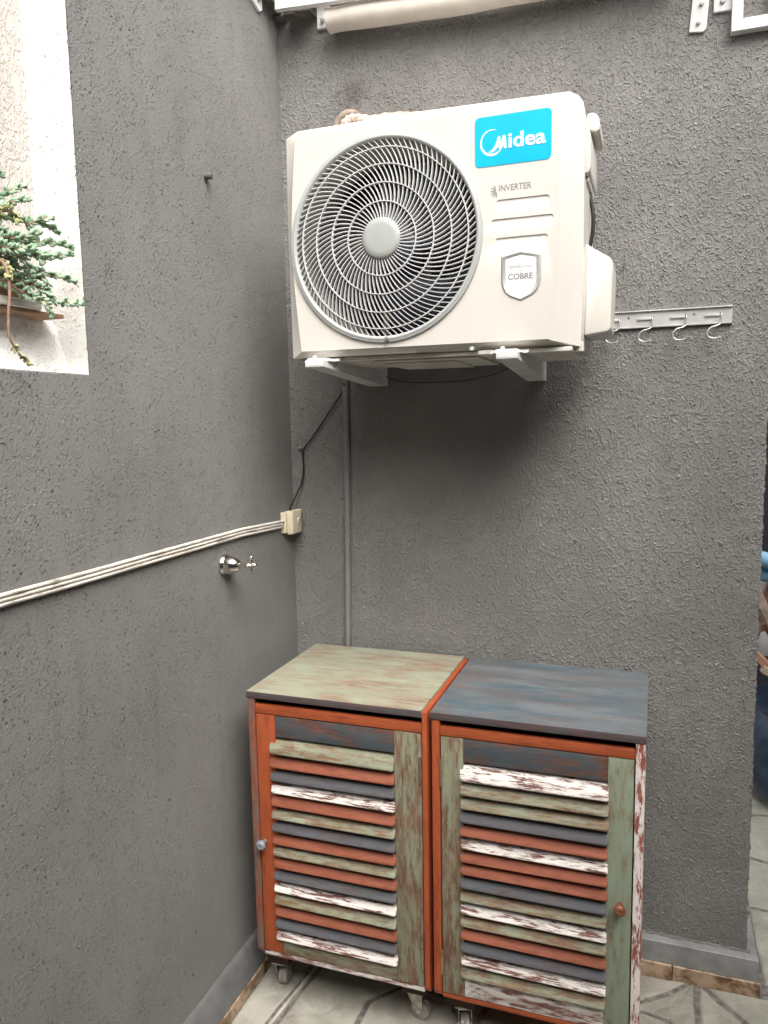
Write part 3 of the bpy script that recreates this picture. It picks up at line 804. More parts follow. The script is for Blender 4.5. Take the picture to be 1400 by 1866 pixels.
# badges
st = ac(obj('brand_badge', pr(rrect(0.661, 0.824, 2.0860, 2.1880, 0.011), 'Y', YF - 0.0010, YF - 0.0001), M['sticker']))
bm = bmesh.new()          # thick-and-thin ring of the logo
C1, C2 = Vector((0.6975, 2.1335)), Vector((0.6990, 2.1350))
n = 48; o_, i_ = [], []
for k in range(n + 1):
    a = R(68 + 300 * k / n)
    o_.append(Vector((C1.x + 0.0250 * math.cos(a), C1.y + 0.0272 * math.sin(a))))
    i_.append(Vector((C2.x + 0.0232 * math.cos(a), C2.y + 0.0240 * math.sin(a))))
for k in range(n):
    q = [o_[k], o_[k + 1], i_[k + 1], i_[k]]
    if (q[0] - q[3]).length < 1e-5 and (q[1] - q[2]).length < 1e-5: continue
    prism(bm, [tuple(p) for p in q], 'Y', YF - 0.0013, YF - 0.0006)
# leaning M: swoosh up, two stems
for kk, poly in enumerate(([(0.6905, 2.1145), (0.6990, 2.1195), (0.7060, 2.1290), (0.7110, 2.1425), (0.7155, 2.1455), (0.7135, 2.1300), (0.7075, 2.1190), (0.6990, 2.1135)],
             [(0.7095, 2.1425), (0.7150, 2.1455), (0.7180, 2.1200), (0.7130, 2.1190)],
             [(0.7135, 2.1195), (0.7185, 2.1200), (0.7260, 2.1450), (0.7215, 2.1450)],
             [(0.7205, 2.1450), (0.7270, 2.1458), (0.7300, 2.1190), (0.7240, 2.1185)])):
    prism(bm, poly, 'Y', YF - 0.0014 - 0.00012 * kk, YF - 0.0006)
lg = obj('brand_emblem', bm, M['print_white']); lg.parent = st
st_inv = Matrix.Identity(4)
text_obj('brand_lettering', 'idea', 0.0425, 0.7335, YF - 0.0014, 2.1195, 0.0785, M['print_white'], st, bold=0.0009, depth=0.0003)
text_obj('inverter_lettering', 'INVERTER', 0.0180, 0.7130, YF - 0.0002, 2.0325, 0.0695, M['print_grey'], AC, bold=0.00012, depth=0.0003)
bm = bmesh.new()
for k in range(6):
    a = R(28 + k * 30); L = 0.0125 - 0.0008 * abs(k - 2)
    c = Vector((0.7080, 2.0330)); d = Vector((-math.sin(a) * 0.9, math.cos(a))); w_ = Vector((d.y, -d.x)) * 0.0017
    p0 = c + d * 0.002; p1 = c + d * (L + 0.0035)
    q = [p0 - w_ * .4, p1 - d * 0.003 - w_, p1, p1 - d * 0.003 + w_, p0 + w_ * .4]
    bm.faces.new([bm.verts.new((p.x, YF - 0.0003 - 0.00002 * k, p.y)) for p in q])
ac(obj('petal_emblem', bm, M['print_grey']))
for o in (bpy.data.objects['inverter_lettering'],): place(o, AC)
sh = [(0.7175, 1.8965), (0.7330, 1.9005), (0.7475, 1.9035), (0.7605, 1.9060), (0.7735, 1.9035), (0.7885, 1.9005), (0.8040, 1.8965), (0.8040, 1.842), (0.8015, 1.828), (0.7945, 1.8165), (0.7840, 1.808), (0.7605, 1.7985), (0.7375, 1.808), (0.7265, 1.8165), (0.7200, 1.828), (0.7175, 1.842)]
bm = bmesh.new()
si = inset(sh, 0.0045); si2 = inset(sh, 0.0105)
A = [bm.verts.new((x, YF - 0.0001, z)) for x, z in sh]; B = [bm.verts.new((x, YF - 0.0032, z)) for x, z in si]; C = [bm.verts.new((x, YF - 0.0012, z)) for x, z in si2]
for i in range(len(sh)):
    j = (i + 1) % len(sh); bm.faces.new((A[i], A[j], B[j], B[i])); bm.faces.new((B[i], B[j], C[j], C[i]))
sb = ac(obj('shield_badge', bm, M['foil'], smooth=True, angle=25))
f_ = obj('shield_face', pr(inset(sh, 0.0103), 'Y', YF - 0.0016, YF - 0.0002), M['shield']); f_.parent = sb
text_obj('shield_lettering', 'SERPENTINA', 0.0082, 0.7330, YF - 0.0018, 1.8690, 0.0530, M['print_pale'], sb, bold=0.0001, depth=0.0002)
text_obj('shield_lettering', 'DE', 0.0070, 0.7560, YF - 0.0018, 1.8605, 0.0085, M['print_pale'], sb, depth=0.0002)
text_obj('shield_lettering', 'COBRE', 0.0170, 0.7330, YF - 0.0018, 1.8455, 0.0535, M['print_grey'], sb, bold=0.0004, depth=0.0002)
# right hand side: grip hood, terminal cover, valve cover, lead
bm = pr([(0.884, 2.212), (0.896, 2.2135), (0.905, 2.209), (0.9105, 2.199), (0.9115, 2.176), (0.905, 2.172), (0.884, 2.178)], 'Y', -0.27, -0.13, 0.004, 2)
ac(obj('grip_hood', bm, M['ivory'], smooth=True, angle=50))
bm = pr([(0.884, 2.170), (0.891, 2.166), (0.8965, 2.152), (0.8970, 2.085), (0.8945, 2.074), (0.884, 2.072)], 'Y', -0.32, -0.14, 0.003, 2)
ac(obj('terminal_cover', bm, M['ivory'], smooth=True, angle=50))
bm = pr([(0.884, 2.0715), (0.8925, 2.0715), (0.8905, 2.062), (0.884, 2.061)], 'Y', -0.29, -0.16, 0.001, 1)
ac(obj('cover_lip', bm, M['ivory']))
bm = pr([(0.884, 1.936), (0.893, 1.929), (0.938, 1.9005), (0.9445, 1.889), (0.9415, 1.744), (0.936, 1.737), (0.884, 1.731)], 'Y', -0.27, -0.11, 0.005, 3)
ac(obj('valve_cover', bm, M['ivory'], smooth=True, angle=50))
ac(obj('power_lead', tb(smooth_path([(0.885, -0.20, 2.066), (0.8895, -0.20, 2.045), (0.8945, -0.20, 2.01), (0.8940, -0.20, 1.975), (0.889, -0.20, 1.945), (0.882, -0.20, 1.928)]), 0.0045, 8), M['black'], smooth=True))
ac(obj('corner_tab', bx(0.868, 0.889, -0.345, -0.325, 1.690, 1.712, bev=0.002), M['ivory_dirty']))

# ---------------------------------------------------------------- wall brackets under the condenser
def bracket(x1, label):
    r = empty('wall_bracket', label, 'bracket', (x1 - 0.02, -0.02, 1.69), 'white steel brackets carrying the condenser')
    side = [(-0.003, 1.7075), (-0.003, 1.6462), (-0.035, 1.6462), (-0.452, 1.6760), (-0.452, 1.6868), (-0.30, 1.6885), (-0.12, 1.6885), (-0.10, 1.7075)]
    bm = pr(side, 'X', x1 - 0.003, x1, 0.0006, 1); place(obj('side_plate', bm, M['bracket']), r)
    bm = bmesh.new()
    lo = [(-0.003, 1.6448), (-0.035, 1.6448), (-0.452, 1.6745)]
    for (a, b) in zip(lo[:-1], lo[1:]):
        prism(bm, [(a[0], a[1]), (b[0], b[1]), (b[0], b[1] + 0.0014), (a[0], a[1] + 0.0014)], 'X', x1 - 0.046, x1)
    place(obj('bottom_flange', bm, M['bracket']), r)
    bm = bx(x1 - 0.046, x1 - 0.0035, -0.452, -0.448, 1.6765, 1.6868, bev=0.0008); place(obj('end_cap', bm, M['bracket']), r)
    bm = bx(x1 - 0.046, x1 - 0.044, -0.447, -0.004, 1.6815, 1.6868, bev=0.0005); place(obj('top_lip', bm, M['bracket']), r)
    bm = bx(x1 - 0.050, x1 + 0.001, -0.0027, 0.003, 1.6455, 1.7275, bev=0.001); place(obj('wall_plate', bm, M['bracket']), r)
    for z in (1.702, 1.667):
        place(obj('bolt', lt([(0, -0.009), (0.005, -0.0085), (0.006, -0.0028)], 'Y', (x1 - 0.024, 0, z), 10), M['screw'], smooth=True), r)
bracket(0.3125, 'white steel bracket at the fan end of the condenser, above the grey drain pipe')
bracket(0.7625, 'white steel bracket below the silver shield badge end of the condenser')

# ---------------------------------------------------------------- pipes and cables on the rear wall
pi = empty('refrigerant_pipe', 'taped copper pipe bundle looping from the rear wall behind the condenser', 'pipe', (0.22, -0.03, 2.37))
bm = tb(smooth_path([(0.246, 0.012, 2.388), (0.240, -0.030, 2.387), (0.222, -0.045, 2.384), (0.206, -0.050, 2.372), (0.1975, -0.055, 2.352), (0.1955, -0.06, 2.32), (0.200, -0.07, 2.20), (0.215, -0.08, 2.05)]), 0.0105, 12)
place(obj('foam_sleeve', bm, M['foam'], smooth=True, angle=180), pi)
pts = smooth_path([(0.221, -0.070, 2.10), (0.220, -0.065, 2.30), (0.222, -0.060, 2.345), (0.236, -0.056, 2.361), (0.258, -0.052, 2.362), (0.30, -0.05, 2.353), (0.36, -0.05, 2.352), (0.46, -0.05, 2.335), (0.52, -0.055, 2.28)])
bm = tb(pts, 0.014, 12, radii=[0.0145 + 0.0016 * math.sin(i * 1.9) for i in range(len(pts))])
place(obj('tape_wrap', bm, M['tape'], smooth=True, angle=180), pi)
dp = empty('drain_pipe', 'thin grey painted pipe running down the rear wall behind the cabinets', 'pipe', (0.18, -0.012, 0.3))
place(obj('pipe_run', tb([(0.187, -0.012, 1.76), (0.186, -0.012, 1.45), (0.1805, -0.012, 1.1), (0.1755, -0.012, 0.87), (0.172, -0.012, 0.13)], 0.0088, 14), M['pipe_grey'], smooth=True), dp)
for z in (1.40, 0.60):
    bm = bmesh.new(); prof = [(0.0092, z - 0.006), (0.0103, z - 0.006), (0.0103, z + 0.006), (0.0092, z + 0.006)]
    lathe(bm, prof, 'Z', (0.1755 + (z - 0.87) * 0.0195, -0.012, 0), 14, close=False)
    place(obj('pipe_clip', bm, M['pipe_grey'], smooth=True), dp)
c1 = smooth_path([(0.186, -0.025, 1.655), (0.1812, -0.012, 1.638), (0.13, -0.008, 1.572), (0.0708, -0.008, 1.4953), (0.048, -0.008, 1.470), (0.0415, -0.009, 1.452), (0.0425, -0.008, 1.42), (0.0421, -0.009, 1.3964), (0.036, -0.012, 1.362), (0.0314, -0.014, 1.3496), (0.016, -0.024, 1.315), (0.006, -0.034, 1.290), (0.010, -0.042, 1.279)])
tag(obj('power_cable', tb(c1, 0.0026, 6), M['black'], smooth=True), 'thin black cable dropping from the condenser to the cream junction box', 'cable')
c2 = smooth_path([(0.250, -0.10, 1.692), (0.290, -0.035, 1.684), (0.3193, -0.008, 1.6683), (0.36, -0.008, 1.6565), (0.4044, -0.008, 1.6516), (0.48, -0.008, 1.6505), (0.547, -0.008, 1.6529), (0.6235, -0.008, 1.6666), (0.661, -0.012, 1.6799), (0.70, -0.06, 1.688)])
tag(obj('slack_cable', tb(c2, 0.0016, 6), M['cable_grey'], smooth=True), 'thin dark cable sagging along the wall between the two brackets', 'cable')
# little plaster-smeared cable clip
bm = bmesh.new()
lathe(bm, [(0, -0.010), (0.0045, -0.0095), (0.0055, -0.003), (0.005, 0.003)], 'Y', (0.0315, 0, 1.470), 8)
for (dx, dz, r) in ((-0.007, -0.003, 0.003), (0.0095, -0.002, 0.0024), (0.001, -0.006, 0.003)):
    lathe(bm, [(0, -0.006), (r, -0.004), (r, 0.002)], 'Y', (0.0315 + dx, 0, 1.470 + dz), 6)
tag(obj('cable_clip', bm, M['putty']), 'small whitish cable clip on the wall above the cream junction box', 'clip')
# wall plugs and nail stubs
bm = bmesh.new()
prof = [(0.0, 0.019), (0.005, 0.019)]
for k in range(4): prof += [(0.0085, 0.0165 - k * 0.0052), (0.0052, 0.0138 - k * 0.0052)]
prof += [(0.008, -0.004)]
lathe(bm, prof, 'X', (0, -0.4195, 2.141), 10)
tag(obj('screw_plug', bm, M['grimy'], smooth=False), 'ribbed grey screw plug sticking out of the side wall beside the condenser', 'screw')
bm = tb([(0.957, 0.004, 1.923), (0.957, -0.012, 1.924), (0.9575, -0.013, 1.934)], 0.0016, 6)
tag(obj('hook_nail', bm, M['grimy']), 'tiny bent nail in the rear wall above the hook rail', 'nail')
tag(obj('nail_stub', lt([(0, -0.005), (0.004, -0.004), (0.006, 0.003)], 'Y', (1.2086, 0, 1.2201), 8), M['pipe_grey'], smooth=True), 'painted-over nail stub low on the rear wall below the hook rail', 'nail')

# ---------------------------------------------------------------- hook rail
hr = empty('hook_rail', 'galvanised metal rail with four slots fixed to the rear wall', 'rail', (1.075, -0.004, 1.79))
x0, x1, z0, z1 = 0.905, 1.2145, 1.7695, 1.8125
prof = [(-0.0002, z1), (-0.0085, z1), (-0.0088, z1 - 0.0022), (-0.0035, z1 - 0.0032), (-0.0035, z0 + 0.0032), (-0.0088, z0 + 0.0022), (-0.0085, z0), (-0.0002, z0), (-0.0002, z0 + 0.0012), (-0.002, z0 + 0.004), (-0.002, z1 - 0.004), (-0.0002, z1 - 0.0012)]
place(obj('channel', pr(prof, 'X', x0, x1), M['rail_metal']), hr)
HX = [0.9495, 1.0295, 1.1085, 1.1885]
for hx in HX:
    place(obj('slot_tongue', bx(hx - 0.037, hx - 0.003, -0.0072, -0.0037, 1.7885, 1.7945, bev=0.0013, seg=2), M['rail_metal'], smooth=True), hr)
    place(obj('slot_hole_shade', lt([(0, -0.0040), (0.0028, -0.0040), (0.0028, -0.0034)], 'Y', (hx, 0, 1.7945), 10), M['dark']), hr)  # solid dark disc, the hole's shade is painted on the channel
for sx in (0.972, 1.128):
    place(obj('screw', lt([(0, -0.0055), (0.0028, -0.0050), (0.0032, -0.0034)], 'Y', (sx, 0, 1.7975), 10), M['screw'], smooth=True), hr)
hp = [(0.0, -0.002, 0.003), (0.0, -0.009, 0.0), (0.0, -0.010, -0.010), (-0.001, -0.010, -0.022), (-0.009, -0.013, -0.0275), (-0.022, -0.016, -0.031), (-0.031, -0.018, -0.040), (-0.031, -0.019, -0.051), (-0.022, -0.020, -0.058), (-0.010, -0.021, -0.0585), (-0.002, -0.022, -0.056)]
bm = tb(smooth_path(hp, 4), 0.00155, 8)
hme = to_mesh('wire_hook', bm, True, 180); hme.materials.append(M['hook'])
labs = ['wire hook in the slot nearest the condenser, half hidden by its valve cover', 'wire hook in the second slot from the condenser', 'wire hook in the third slot from the condenser, next to the last hook', 'wire hook in the last slot at the free right end of the rail']
for hx, lb in zip(HX, labs):
    o = bpy.data.objects.new('wire_hook', hme); COL.objects.link(o); o.location = (hx, -0.0005, 1.7925)
    o.rotation_euler = (0, 0, R(random.uniform(-5, 5)))
    tag(o, lb, 'hook', 'wire hooks hanging on the rail')

# ---------------------------------------------------------------- side wall fittings
# ridged conduit
L0, L1 = -1.60, -0.086
bm = bmesh.new(); rows = []
ys = lin(L0, L1, 0.02)
sec = []
for k in range(3):
    for a in (200, 160, 120, 90, 60, 20, -20):
        sec.append((0.0058 + 0.0048 * math.sin(R(a)) , -0.0082 + 0.0082 * k - 0.0042 * math.cos(R(a)) * 1.0))
sec = [(-0.002, -0.0125)] + sec + [(-0.002, 0.0125)]
for y in ys:
    dz = 0.0012 * mnoise.noise(Vector((y * 4, 1, 2))) + (-0.010 * max(0, (y + 0.32) / 0.23) if y > -0.32 else 0)
    rows.append([bm.verts.new((x * (1 + 0.08 * mnoise.noise(Vector((y * 30, z * 90, 0)))), y, 1.2565 + dz + z)) for x, z in sec])
for i in range(len(rows) - 1):
    for k in range(len(sec) - 1): bm.faces.new((rows[i][k], rows[i + 1][k], rows[i + 1][k + 1], rows[i][k + 1]))
bm.faces.new(rows[-1]); bm.faces.new(rows[0])
tag(obj('cable_conduit', bm, M['conduit'], smooth=True, angle=70), 'streaky white ridged cable strip running along the side wall to the junction box', 'conduit')
jb = empty('junction_box', 'cream plastic junction box in the wall corner at the end of the conduit', 'junction box', (0.016, -0.045, 1.248))
place(obj('back_box', bx(0.0, 0.017, -0.088, -0.004, 1.219, 1.281, bev=0.002, seg=2), M['cream'], smooth=True), jb)
bm = pr([(0.0172, -0.080), (0.033, -0.072), (0.034, -0.018), (0.029, -0.004), (0.0172, -0.003)], 'Z', 1.2145, 1.284, 0.003, 2)
place(obj('cover', bm, M['cream'], smooth=True, angle=50), jb)
place(obj('cover_boss', lt([(0, 0.0368), (0.009, 0.0365), (0.011, 0.0335)], 'X', (0, -0.033, 1.252), 20), M['cream'], smooth=True), jb)
place(obj('cover_screw', lt([(0, 0.0385), (0.0022, 0.0383), (0.0025, 0.0360)], 'X', (0, -0.033, 1.252), 10), M['screw'], smooth=True), jb)
place(obj('entry_hole_shade', bx(0.004, 0.012, -0.0888, -0.0870, 1.247, 1.256), M['dark']), jb)  # dark plate on the box face, painted shade of a cable hole
# tap
tp = empty('tap_valve', 'chrome bell-shaped valve with cross handle on the side wall under the conduit', 'tap', (0.0, -0.4125, 1.185))
place(obj('escutcheon', lt([(0.0275, -0.002), (0.0278, 0.004), (0.0262, 0.008), (0.0245, 0.0095), (0.0240, 0.014), (0.0225, 0.024), (0.0190, 0.036), (0.0150, 0.042), (0.0105, 0.046), (0.0085, 0.047), (0, 0.047)], 'X', (0, -0.4125, 1.185), 40), M['chrome'], smooth=True, angle=50), tp)
place(obj('spindle', lt([(0.0052, 0.045), (0.0048, 0.055), (0.0052, 0.062), (0.0082, 0.066), (0.0088, 0.071), (0.0072, 0.077), (0.0060, 0.082), (0.0068, 0.087), (0.0062, 0.093), (0.0030, 0.0965), (0, 0.097)], 'X', (0, -0.4125, 1.187), 20), M['chrome'], smooth=True, angle=60), tp)
for k in range(4):
    a = R(4 + 90 * k); d = Vector((0, math.sin(a), math.cos(a))); c = Vector((0.0805, -0.4125, 1.187))
    bm = tb([c + d * 0.004, c + d * 0.010, c + d * 0.0155, c + d * 0.018, c + d * 0.0210, c + d * 0.0232, c + d * 0.0240], 0.003, 10, radii=[0.0044, 0.0032, 0.0030, 0.0042, 0.0048, 0.0036, 0.0012])
    place(obj('handle_arm', bm, M['chrome'], smooth=True, angle=80), tp)

# ---------------------------------------------------------------- awning hardware at the top
aw = empty('awning_rail', 'white aluminium awning bar bolted to the top of the rear wall', 'awning', (0.4, -0.04, 2.68))
def obar(name, p0, p1, hy, hz, mat, root, bev=0.002):
    p0, p1 = Vector(p0), Vector(p1); d = p1 - p0; L = d.length
    bm = bx(0, L, -hy, hy, -hz, hz, bev=bev)
    o = obj(name, bm, mat, smooth=True); o.matrix_world = Matrix.Translation(p0) @ d.to_track_quat('X', 'Z').to_matrix().to_4x4()
    return place(o, root)
obar('bar', (0.035, -0.078, 2.6785), (1.30, -0.078, 2.60), 0.009, 0.0135, M['white_alu'], aw)
bm = bx(0.126, 0.1665, -0.010, 0.001, 2.6345, 2.70, bev=0.003, seg=2); place(obj('mounting_plate', bm, M['white_alu'], smooth=True), aw)
place(obj('bolt', lt([(0, -0.018), (0.0058, -0.0175), (0.0065, -0.0095)], 'Y', (0.1445, 0, 2.652), 6), M['screw']), aw)
place(obj('filler_blob', lt([(0, -0.055), (0.010, -0.052), (0.015, -0.04), (0.016, -0.02)], 'Y', (0.093, -0.011, 2.681), 10), M['putty'], smooth=True), aw)
place(obj('lower_lip', bx(0.04, 0.125, -0.052, -0.003, 2.6655, 2.6705, bev=0.001), M['grimy']), aw)
pts = [(0.172, -0.042, 2.632), (0.19, -0.042, 2.632), (0.27, -0.044, 2.628), (0.42, -0.045, 2.618), (0.55, -0.046, 2.612), (0.68, -0.046, 2.610), (0.80, -0.046, 2.610), (0.95, -0.046, 2.618), (1.08, -0.046, 2.63)]
sp = smooth_path(pts, 4)
bm = tb(sp, 0.031, 20, radii=[0.031 * (1 + 0.03 * math.sin(i * 0.9)) * (0.82 if i == 0 else 1) for i in range(len(sp))])
tag(obj('awning_roll', bm, M['fabric'], smooth=True, angle=70), 'rolled cream awning fabric under the white bar along the wall top', 'awning')
tag(obj('roof_fascia', bx(0.04, 1.30, -0.055, -0.005, 2.711, 2.80, bev=0.003), M['red_wood']), 'dark red wooden fascia strip above the white awning bar', 'fascia')
tb_ = empty('mounting_bracket', 'long white two-bolt bracket plate at the upper right of the rear wall', 'bracket', (1.12, -0.004, 2.5))
bm = pr([(1.0965, 2.4585), (1.128, 2.4545), (1.1345, 2.461), (1.1450, 2.60), (1.1080, 2.60)], 'Y', -0.008, 0.001, 0.0015, 2)
place(obj('plate', bm, M['white_alu'], smooth=True), tb_)
for (x, z) in ((1.1165, 2.4755), (1.1220, 2.516)):
    place(obj('bolt', lt([(0, -0.0145), (0.0045, -0.014), (0.0055, -0.0075)], 'Y', (x, 0, z), 8), M['screw'], smooth=True), tb_)
tb2 = empty('mounting_bracket', 'short white bracket plate between the two-bolt bracket and the white frame', 'bracket', (1.17, -0.004, 2.52))
place(obj('plate', bx(1.1495, 1.1885, -0.008, 0.001, 2.4925, 2.60, bev=0.0012), M['white_alu']), tb2)
place(obj('bolt', lt([(0, -0.0145), (0.0055, -0.014), (0.0065, -0.0075)], 'Y', (1.1685, 0, 2.514), 8), M['screw'], smooth=True), tb2)
wf = empty('white_frame', 'white aluminium frame corner at the upper right edge of the rear wall', 'frame', (1.25, -0.01, 2.5))
place(obj('upright', bx(1.1885, 1.2125, -0.024, 0.001, 2.436, 2.85, bev=0.0015), M['white_alu']), wf)
place(obj('bottom_bar', bx(1.2128, 1.296, -0.0235, 0.001, 2.436, 2.4625, bev=0.0015), M['white_alu']), wf)
place(obj('upright', bx(1.272, 1.2955, -0.024, 0.001, 2.463, 2.85, bev=0.0015), M['white_alu']), wf)
# left wall top: bracket and grimy rail
lb_ = empty('mounting_bracket', 'small white bracket with one bolt on the side wall close to the top corner', 'bracket', (0.005, -0.14, 2.68))
bm = pr([(-0.1725, 2.80), (-0.1725, 2.668), (-0.120, 2.650), (-0.106, 2.660), (-0.106, 2.80)], 'X', -0.002, 0.008, 0.0015, 1)
place(obj('plate', bm, M['white_alu']), lb_)
place(obj('bolt', lt([(0, 0.0145), (0.0055, 0.014), (0.0065, 0.0075)], 'X', (0, -0.130, 2.676), 8), M['screw'], smooth=True), lb_)
gl_ = empty('corner_rail', 'grimy grey metal rail meeting the wall corner at the top left', 'rail', (0.02, -0.1, 2.7))
obar('rail_bar', (0.018, -0.45, 2.735), (0.018, -0.03, 2.694), 0.013, 0.012, M['grimy'], gl_)
place(obj('end_bracket', bx(0.002, 0.034, -0.034, -0.003, 2.672, 2.76, bev=0.003), M['grimy']), gl_)

# ---------------------------------------------------------------- louvred cabinets
def slat_mesh(w):
    """slat lying along x, centred; cross-section (y, z): angled board with a rounded nose"""
    s = [(0.019, 0.0150), (0.001, 0.0080), (-0.0085, -0.0020), (-0.0140, -0.0095), (-0.0155, -0.0128), (-0.0142, -0.0150), (-0.0110, -0.0148), (-0.0055, -0.0080), (0.005, 0.0015), (0.019, 0.0095)]
    bm = bmesh.new()
    n = len(s); xs_ = [-w / 2, -w / 2 + 0.004, -w / 6, w / 6, w / 2 - 0.004, w / 2]
    rows = []
    for k, x in enumerate(xs_):
        e = 0.0 if 0 < k < 5 else 1.0
        rows.append([bm.verts.new((x, y + (0.003 * e if y < -0.01 else 0), z + (0.0015 * e if z < 0 else 0))) for y, z in s])
    for i in range(5):
        for k in range(n): bm.faces.new((rows[i][k], rows[i][(k + 1) % n], rows[i + 1][(k + 1) % n], rows[i + 1][k]))
    bm.faces.new(rows[0]); bm.faces.new(rows[-1])
    return to_mesh('slat', bm, True, 50)
def cabinet(name, label, x0, x1, spec, cols, slat_z, slat_x):
    YB, YFR = -0.037, -0.463
    ZB, ZT = 0.153, 0.8730
    root = empty(name, label, 'cabinet', ((x0 + x1) / 2, -0.25, 0), 'louvred cabinets on castors')
    def put(o): return place(o, root)
    def part(nm, a, b, c, d, e, f, mat, bev=0.0018, axis=None, lab=None):
        cx, cy, cz = (a + b) / 2, (c + d) / 2, (e + f) / 2
        bm = bx(a - cx, b - cx, c - cy, d - cy, e - cz, f - cz, bev=bev, seg=2)
        o = obj(nm, bm, M[mat], smooth=True, angle=35); o.location = (cx, cy, cz); o.matrix_world = Matrix.Translation((cx, cy, cz))
        if lab: o['label'] = lab
        return o
    S = spec
    for (a, b, zt, mat, lab) in S['sides']:
        bm = pr([(YFR + 0.003, ZB + 0.010), (YFR + 0.012, ZB), (YB, ZB), (YB, zt), (YFR, zt), (YFR, ZB + 0.02)], 'X', a, b, 0.0015, 2)
        o = obj('side_panel', bm, M[mat], smooth=True, angle=35); put(o)
        if lab: o['label'] = lab
    tbd = put(part('top_board', S['top'][0], S['top'][1], YFR - 0.002, YB + 0.0015, 0.8568, ZT + 0.0008, S['topmat'], 0.0012, lab=S['toplab']))
    tbd.data.materials.append(M['slate_edge'])
    for p_ in tbd.data.polygons:
        if p_.normal.y < -0.8: p_.material_index = 1
    xi0, xi1 = S['inner']
    put(part('top_rail', xi0 + 0.0004, xi1 - 0.0004, YFR + 0.002, YFR + 0.018, S['rail'][0], S['rail'][1], 'terra_h'))
    put(part('bottom_board', xi0 + 0.0004, xi1 - 0.0004, YFR + 0.0035, YB, ZB + 0.001, ZB + 0.0145, S['botmat'], 0.003))
    put(part('back_board', xi0 + 0.0004, xi1 - 0.0004, YB - 0.006, YB - 0.0004, ZB + 0.015, 0.8565, 'inside', 0.0005))
    # door: backing plus stiles, rails, slats, knob and hinges
    dx0, dx1 = xi0 + 0.0022, xi1 - 0.0022
    dz0, dz1 = ZB + 0.0165, S['rail'][0] - 0.002
    door = put(part('door', dx0 + 0.01, dx1 - 0.01, YFR + 0.0300, YFR + 0.0320, dz0 + 0.005, dz1 - 0.005, 'inside', 0.0003))
    def dp_(o): return place(o, door)
    yA, yB = YFR + 0.0015, YFR + 0.021
    (l0, l1, lm), (r0, r1, rm) = S['stiles']
    dp_(part('stile', dx0, l1, yA, yB, dz0, dz1, lm, 0.002, lab=S['stlab'][0])); dp_(part('stile', r0, dx1, yA, yB, dz0, dz1, rm, 0.002, lab=S['stlab'][1]))
    pz0, pz1 = S['panel']
    dp_(part('door_panel', l1 + 0.0003, r0 - 0.0003, yA + 0.0012, yB, pz0, pz1, 'slate_panel', 0.0012))
    bz0, bz1 = S['botrail']
    dp_(part('door_rail', l1 + 0.0003, r0 - 0.0003, yA + 0.0010, yB, dz0, bz1, S['brmat'], 0.0015))
    sw_ = slat_x[1] - slat_x[0]
    base = slat_mesh(sw_); made = {}
    for k, cname in enumerate(cols):
        key = {'g': 'sage_slat', 'r': 'red_slat', 'b': 'slate_slat', 'w': 'white_slat'}[cname]
        if key not in made:
            m2 = base.copy(); m2.name = 'slat'; m2.materials.append(M[key]); made[key] = m2
        o = bpy.data.objects.new('slat', made[key]); COL.objects.link(o)
        zc = (slat_z[k] + slat_z[k + 1]) / 2 + 0.001
        o.matrix_world = Matrix.Translation(((slat_x[0] + slat_x[1]) / 2 + random.uniform(-.001, .001), YFR + 0.0045 + (0.001 if cname == 'w' else 0), zc)) @ Matrix.Rotation(R(random.uniform(-.25, .25)), 4, 'Y') @ Matrix.Rotation(R(random.uniform(-3, 3)), 4, 'X') @ Matrix.Diagonal((1, 1, (slat_z[k] - slat_z[k + 1]) / 0.0335, 1))
        dp_(o)
    kx, kz, km = S['knob']
    dp_(obj('knob', lt([(0.0065, YFR + 0.002), (0.0060, YFR - 0.010), (0.0100, YFR - 0.014), (0.0130, YFR - 0.018), (0.0132, YFR - 0.022), (0.0105, YFR - 0.026), (0.0060, YFR - 0.0275), (0.0050, YFR - 0.0268), (0, YFR - 0.0268)], 'Y', (kx, 0, kz), 24), M[km], smooth=True, angle=50))
    for (hz0, hz1) in ((0.694, 0.7605), (0.2165, 0.279)):
        hx = S['hinge']
        dp_(obj('hinge', tb([(hx, YFR - 0.0008, hz0), (hx, YFR - 0.0008, hz1)], 0.0032, 10), M['brass'], smooth=True))
    return root
def caster(root, x, y, yaw):
    def put(o, T):
        o.matrix_world = T; return place(o, root)
    T = Matrix.Translation((x, y, 0.012 * x)) @ Matrix.Rotation(yaw, 4, 'Z')
    w = put(obj('caster_fork', fork_bm(), M['motor'], smooth=True, angle=35), T)
    zt_ = 0.0820 + 0.012 * x
    cb = obj('caster_shade_block', bx(x - 0.032, x + 0.032, y - 0.030, y + 0.030, zt_, 0.1538, bev=0.0015), M['inside']); place(cb, root)  # added block above the fork, dark to read as shade under the cabinet
    wh = obj('wheel', lt([(0, -0.0135), (0.006, -0.014), (0.008, -0.012), (0.020, -0.0125), (0.0248, -0.010), (0.0255, -0.004), (0.0235, 0.0), (0.0255, 0.004), (0.0248, 0.010), (0.020, 0.0125), (0.008, 0.012), (0.006, 0.014), (0, 0.0135)], 'Y', (0.012, 0, 0.0258), 28), M['wheel'], smooth=True, angle=40)
    wh.matrix_world = T; place(wh, w)
    ax = obj('axle', lt([(0, -0.0185), (0.0045, -0.018), (0.0045, 0.018), (0, 0.0185)], 'Y', (0.012, 0, 0.0258), 12), M['foil'], smooth=True, angle=40)
    ax.matrix_world = T; place(ax, w)
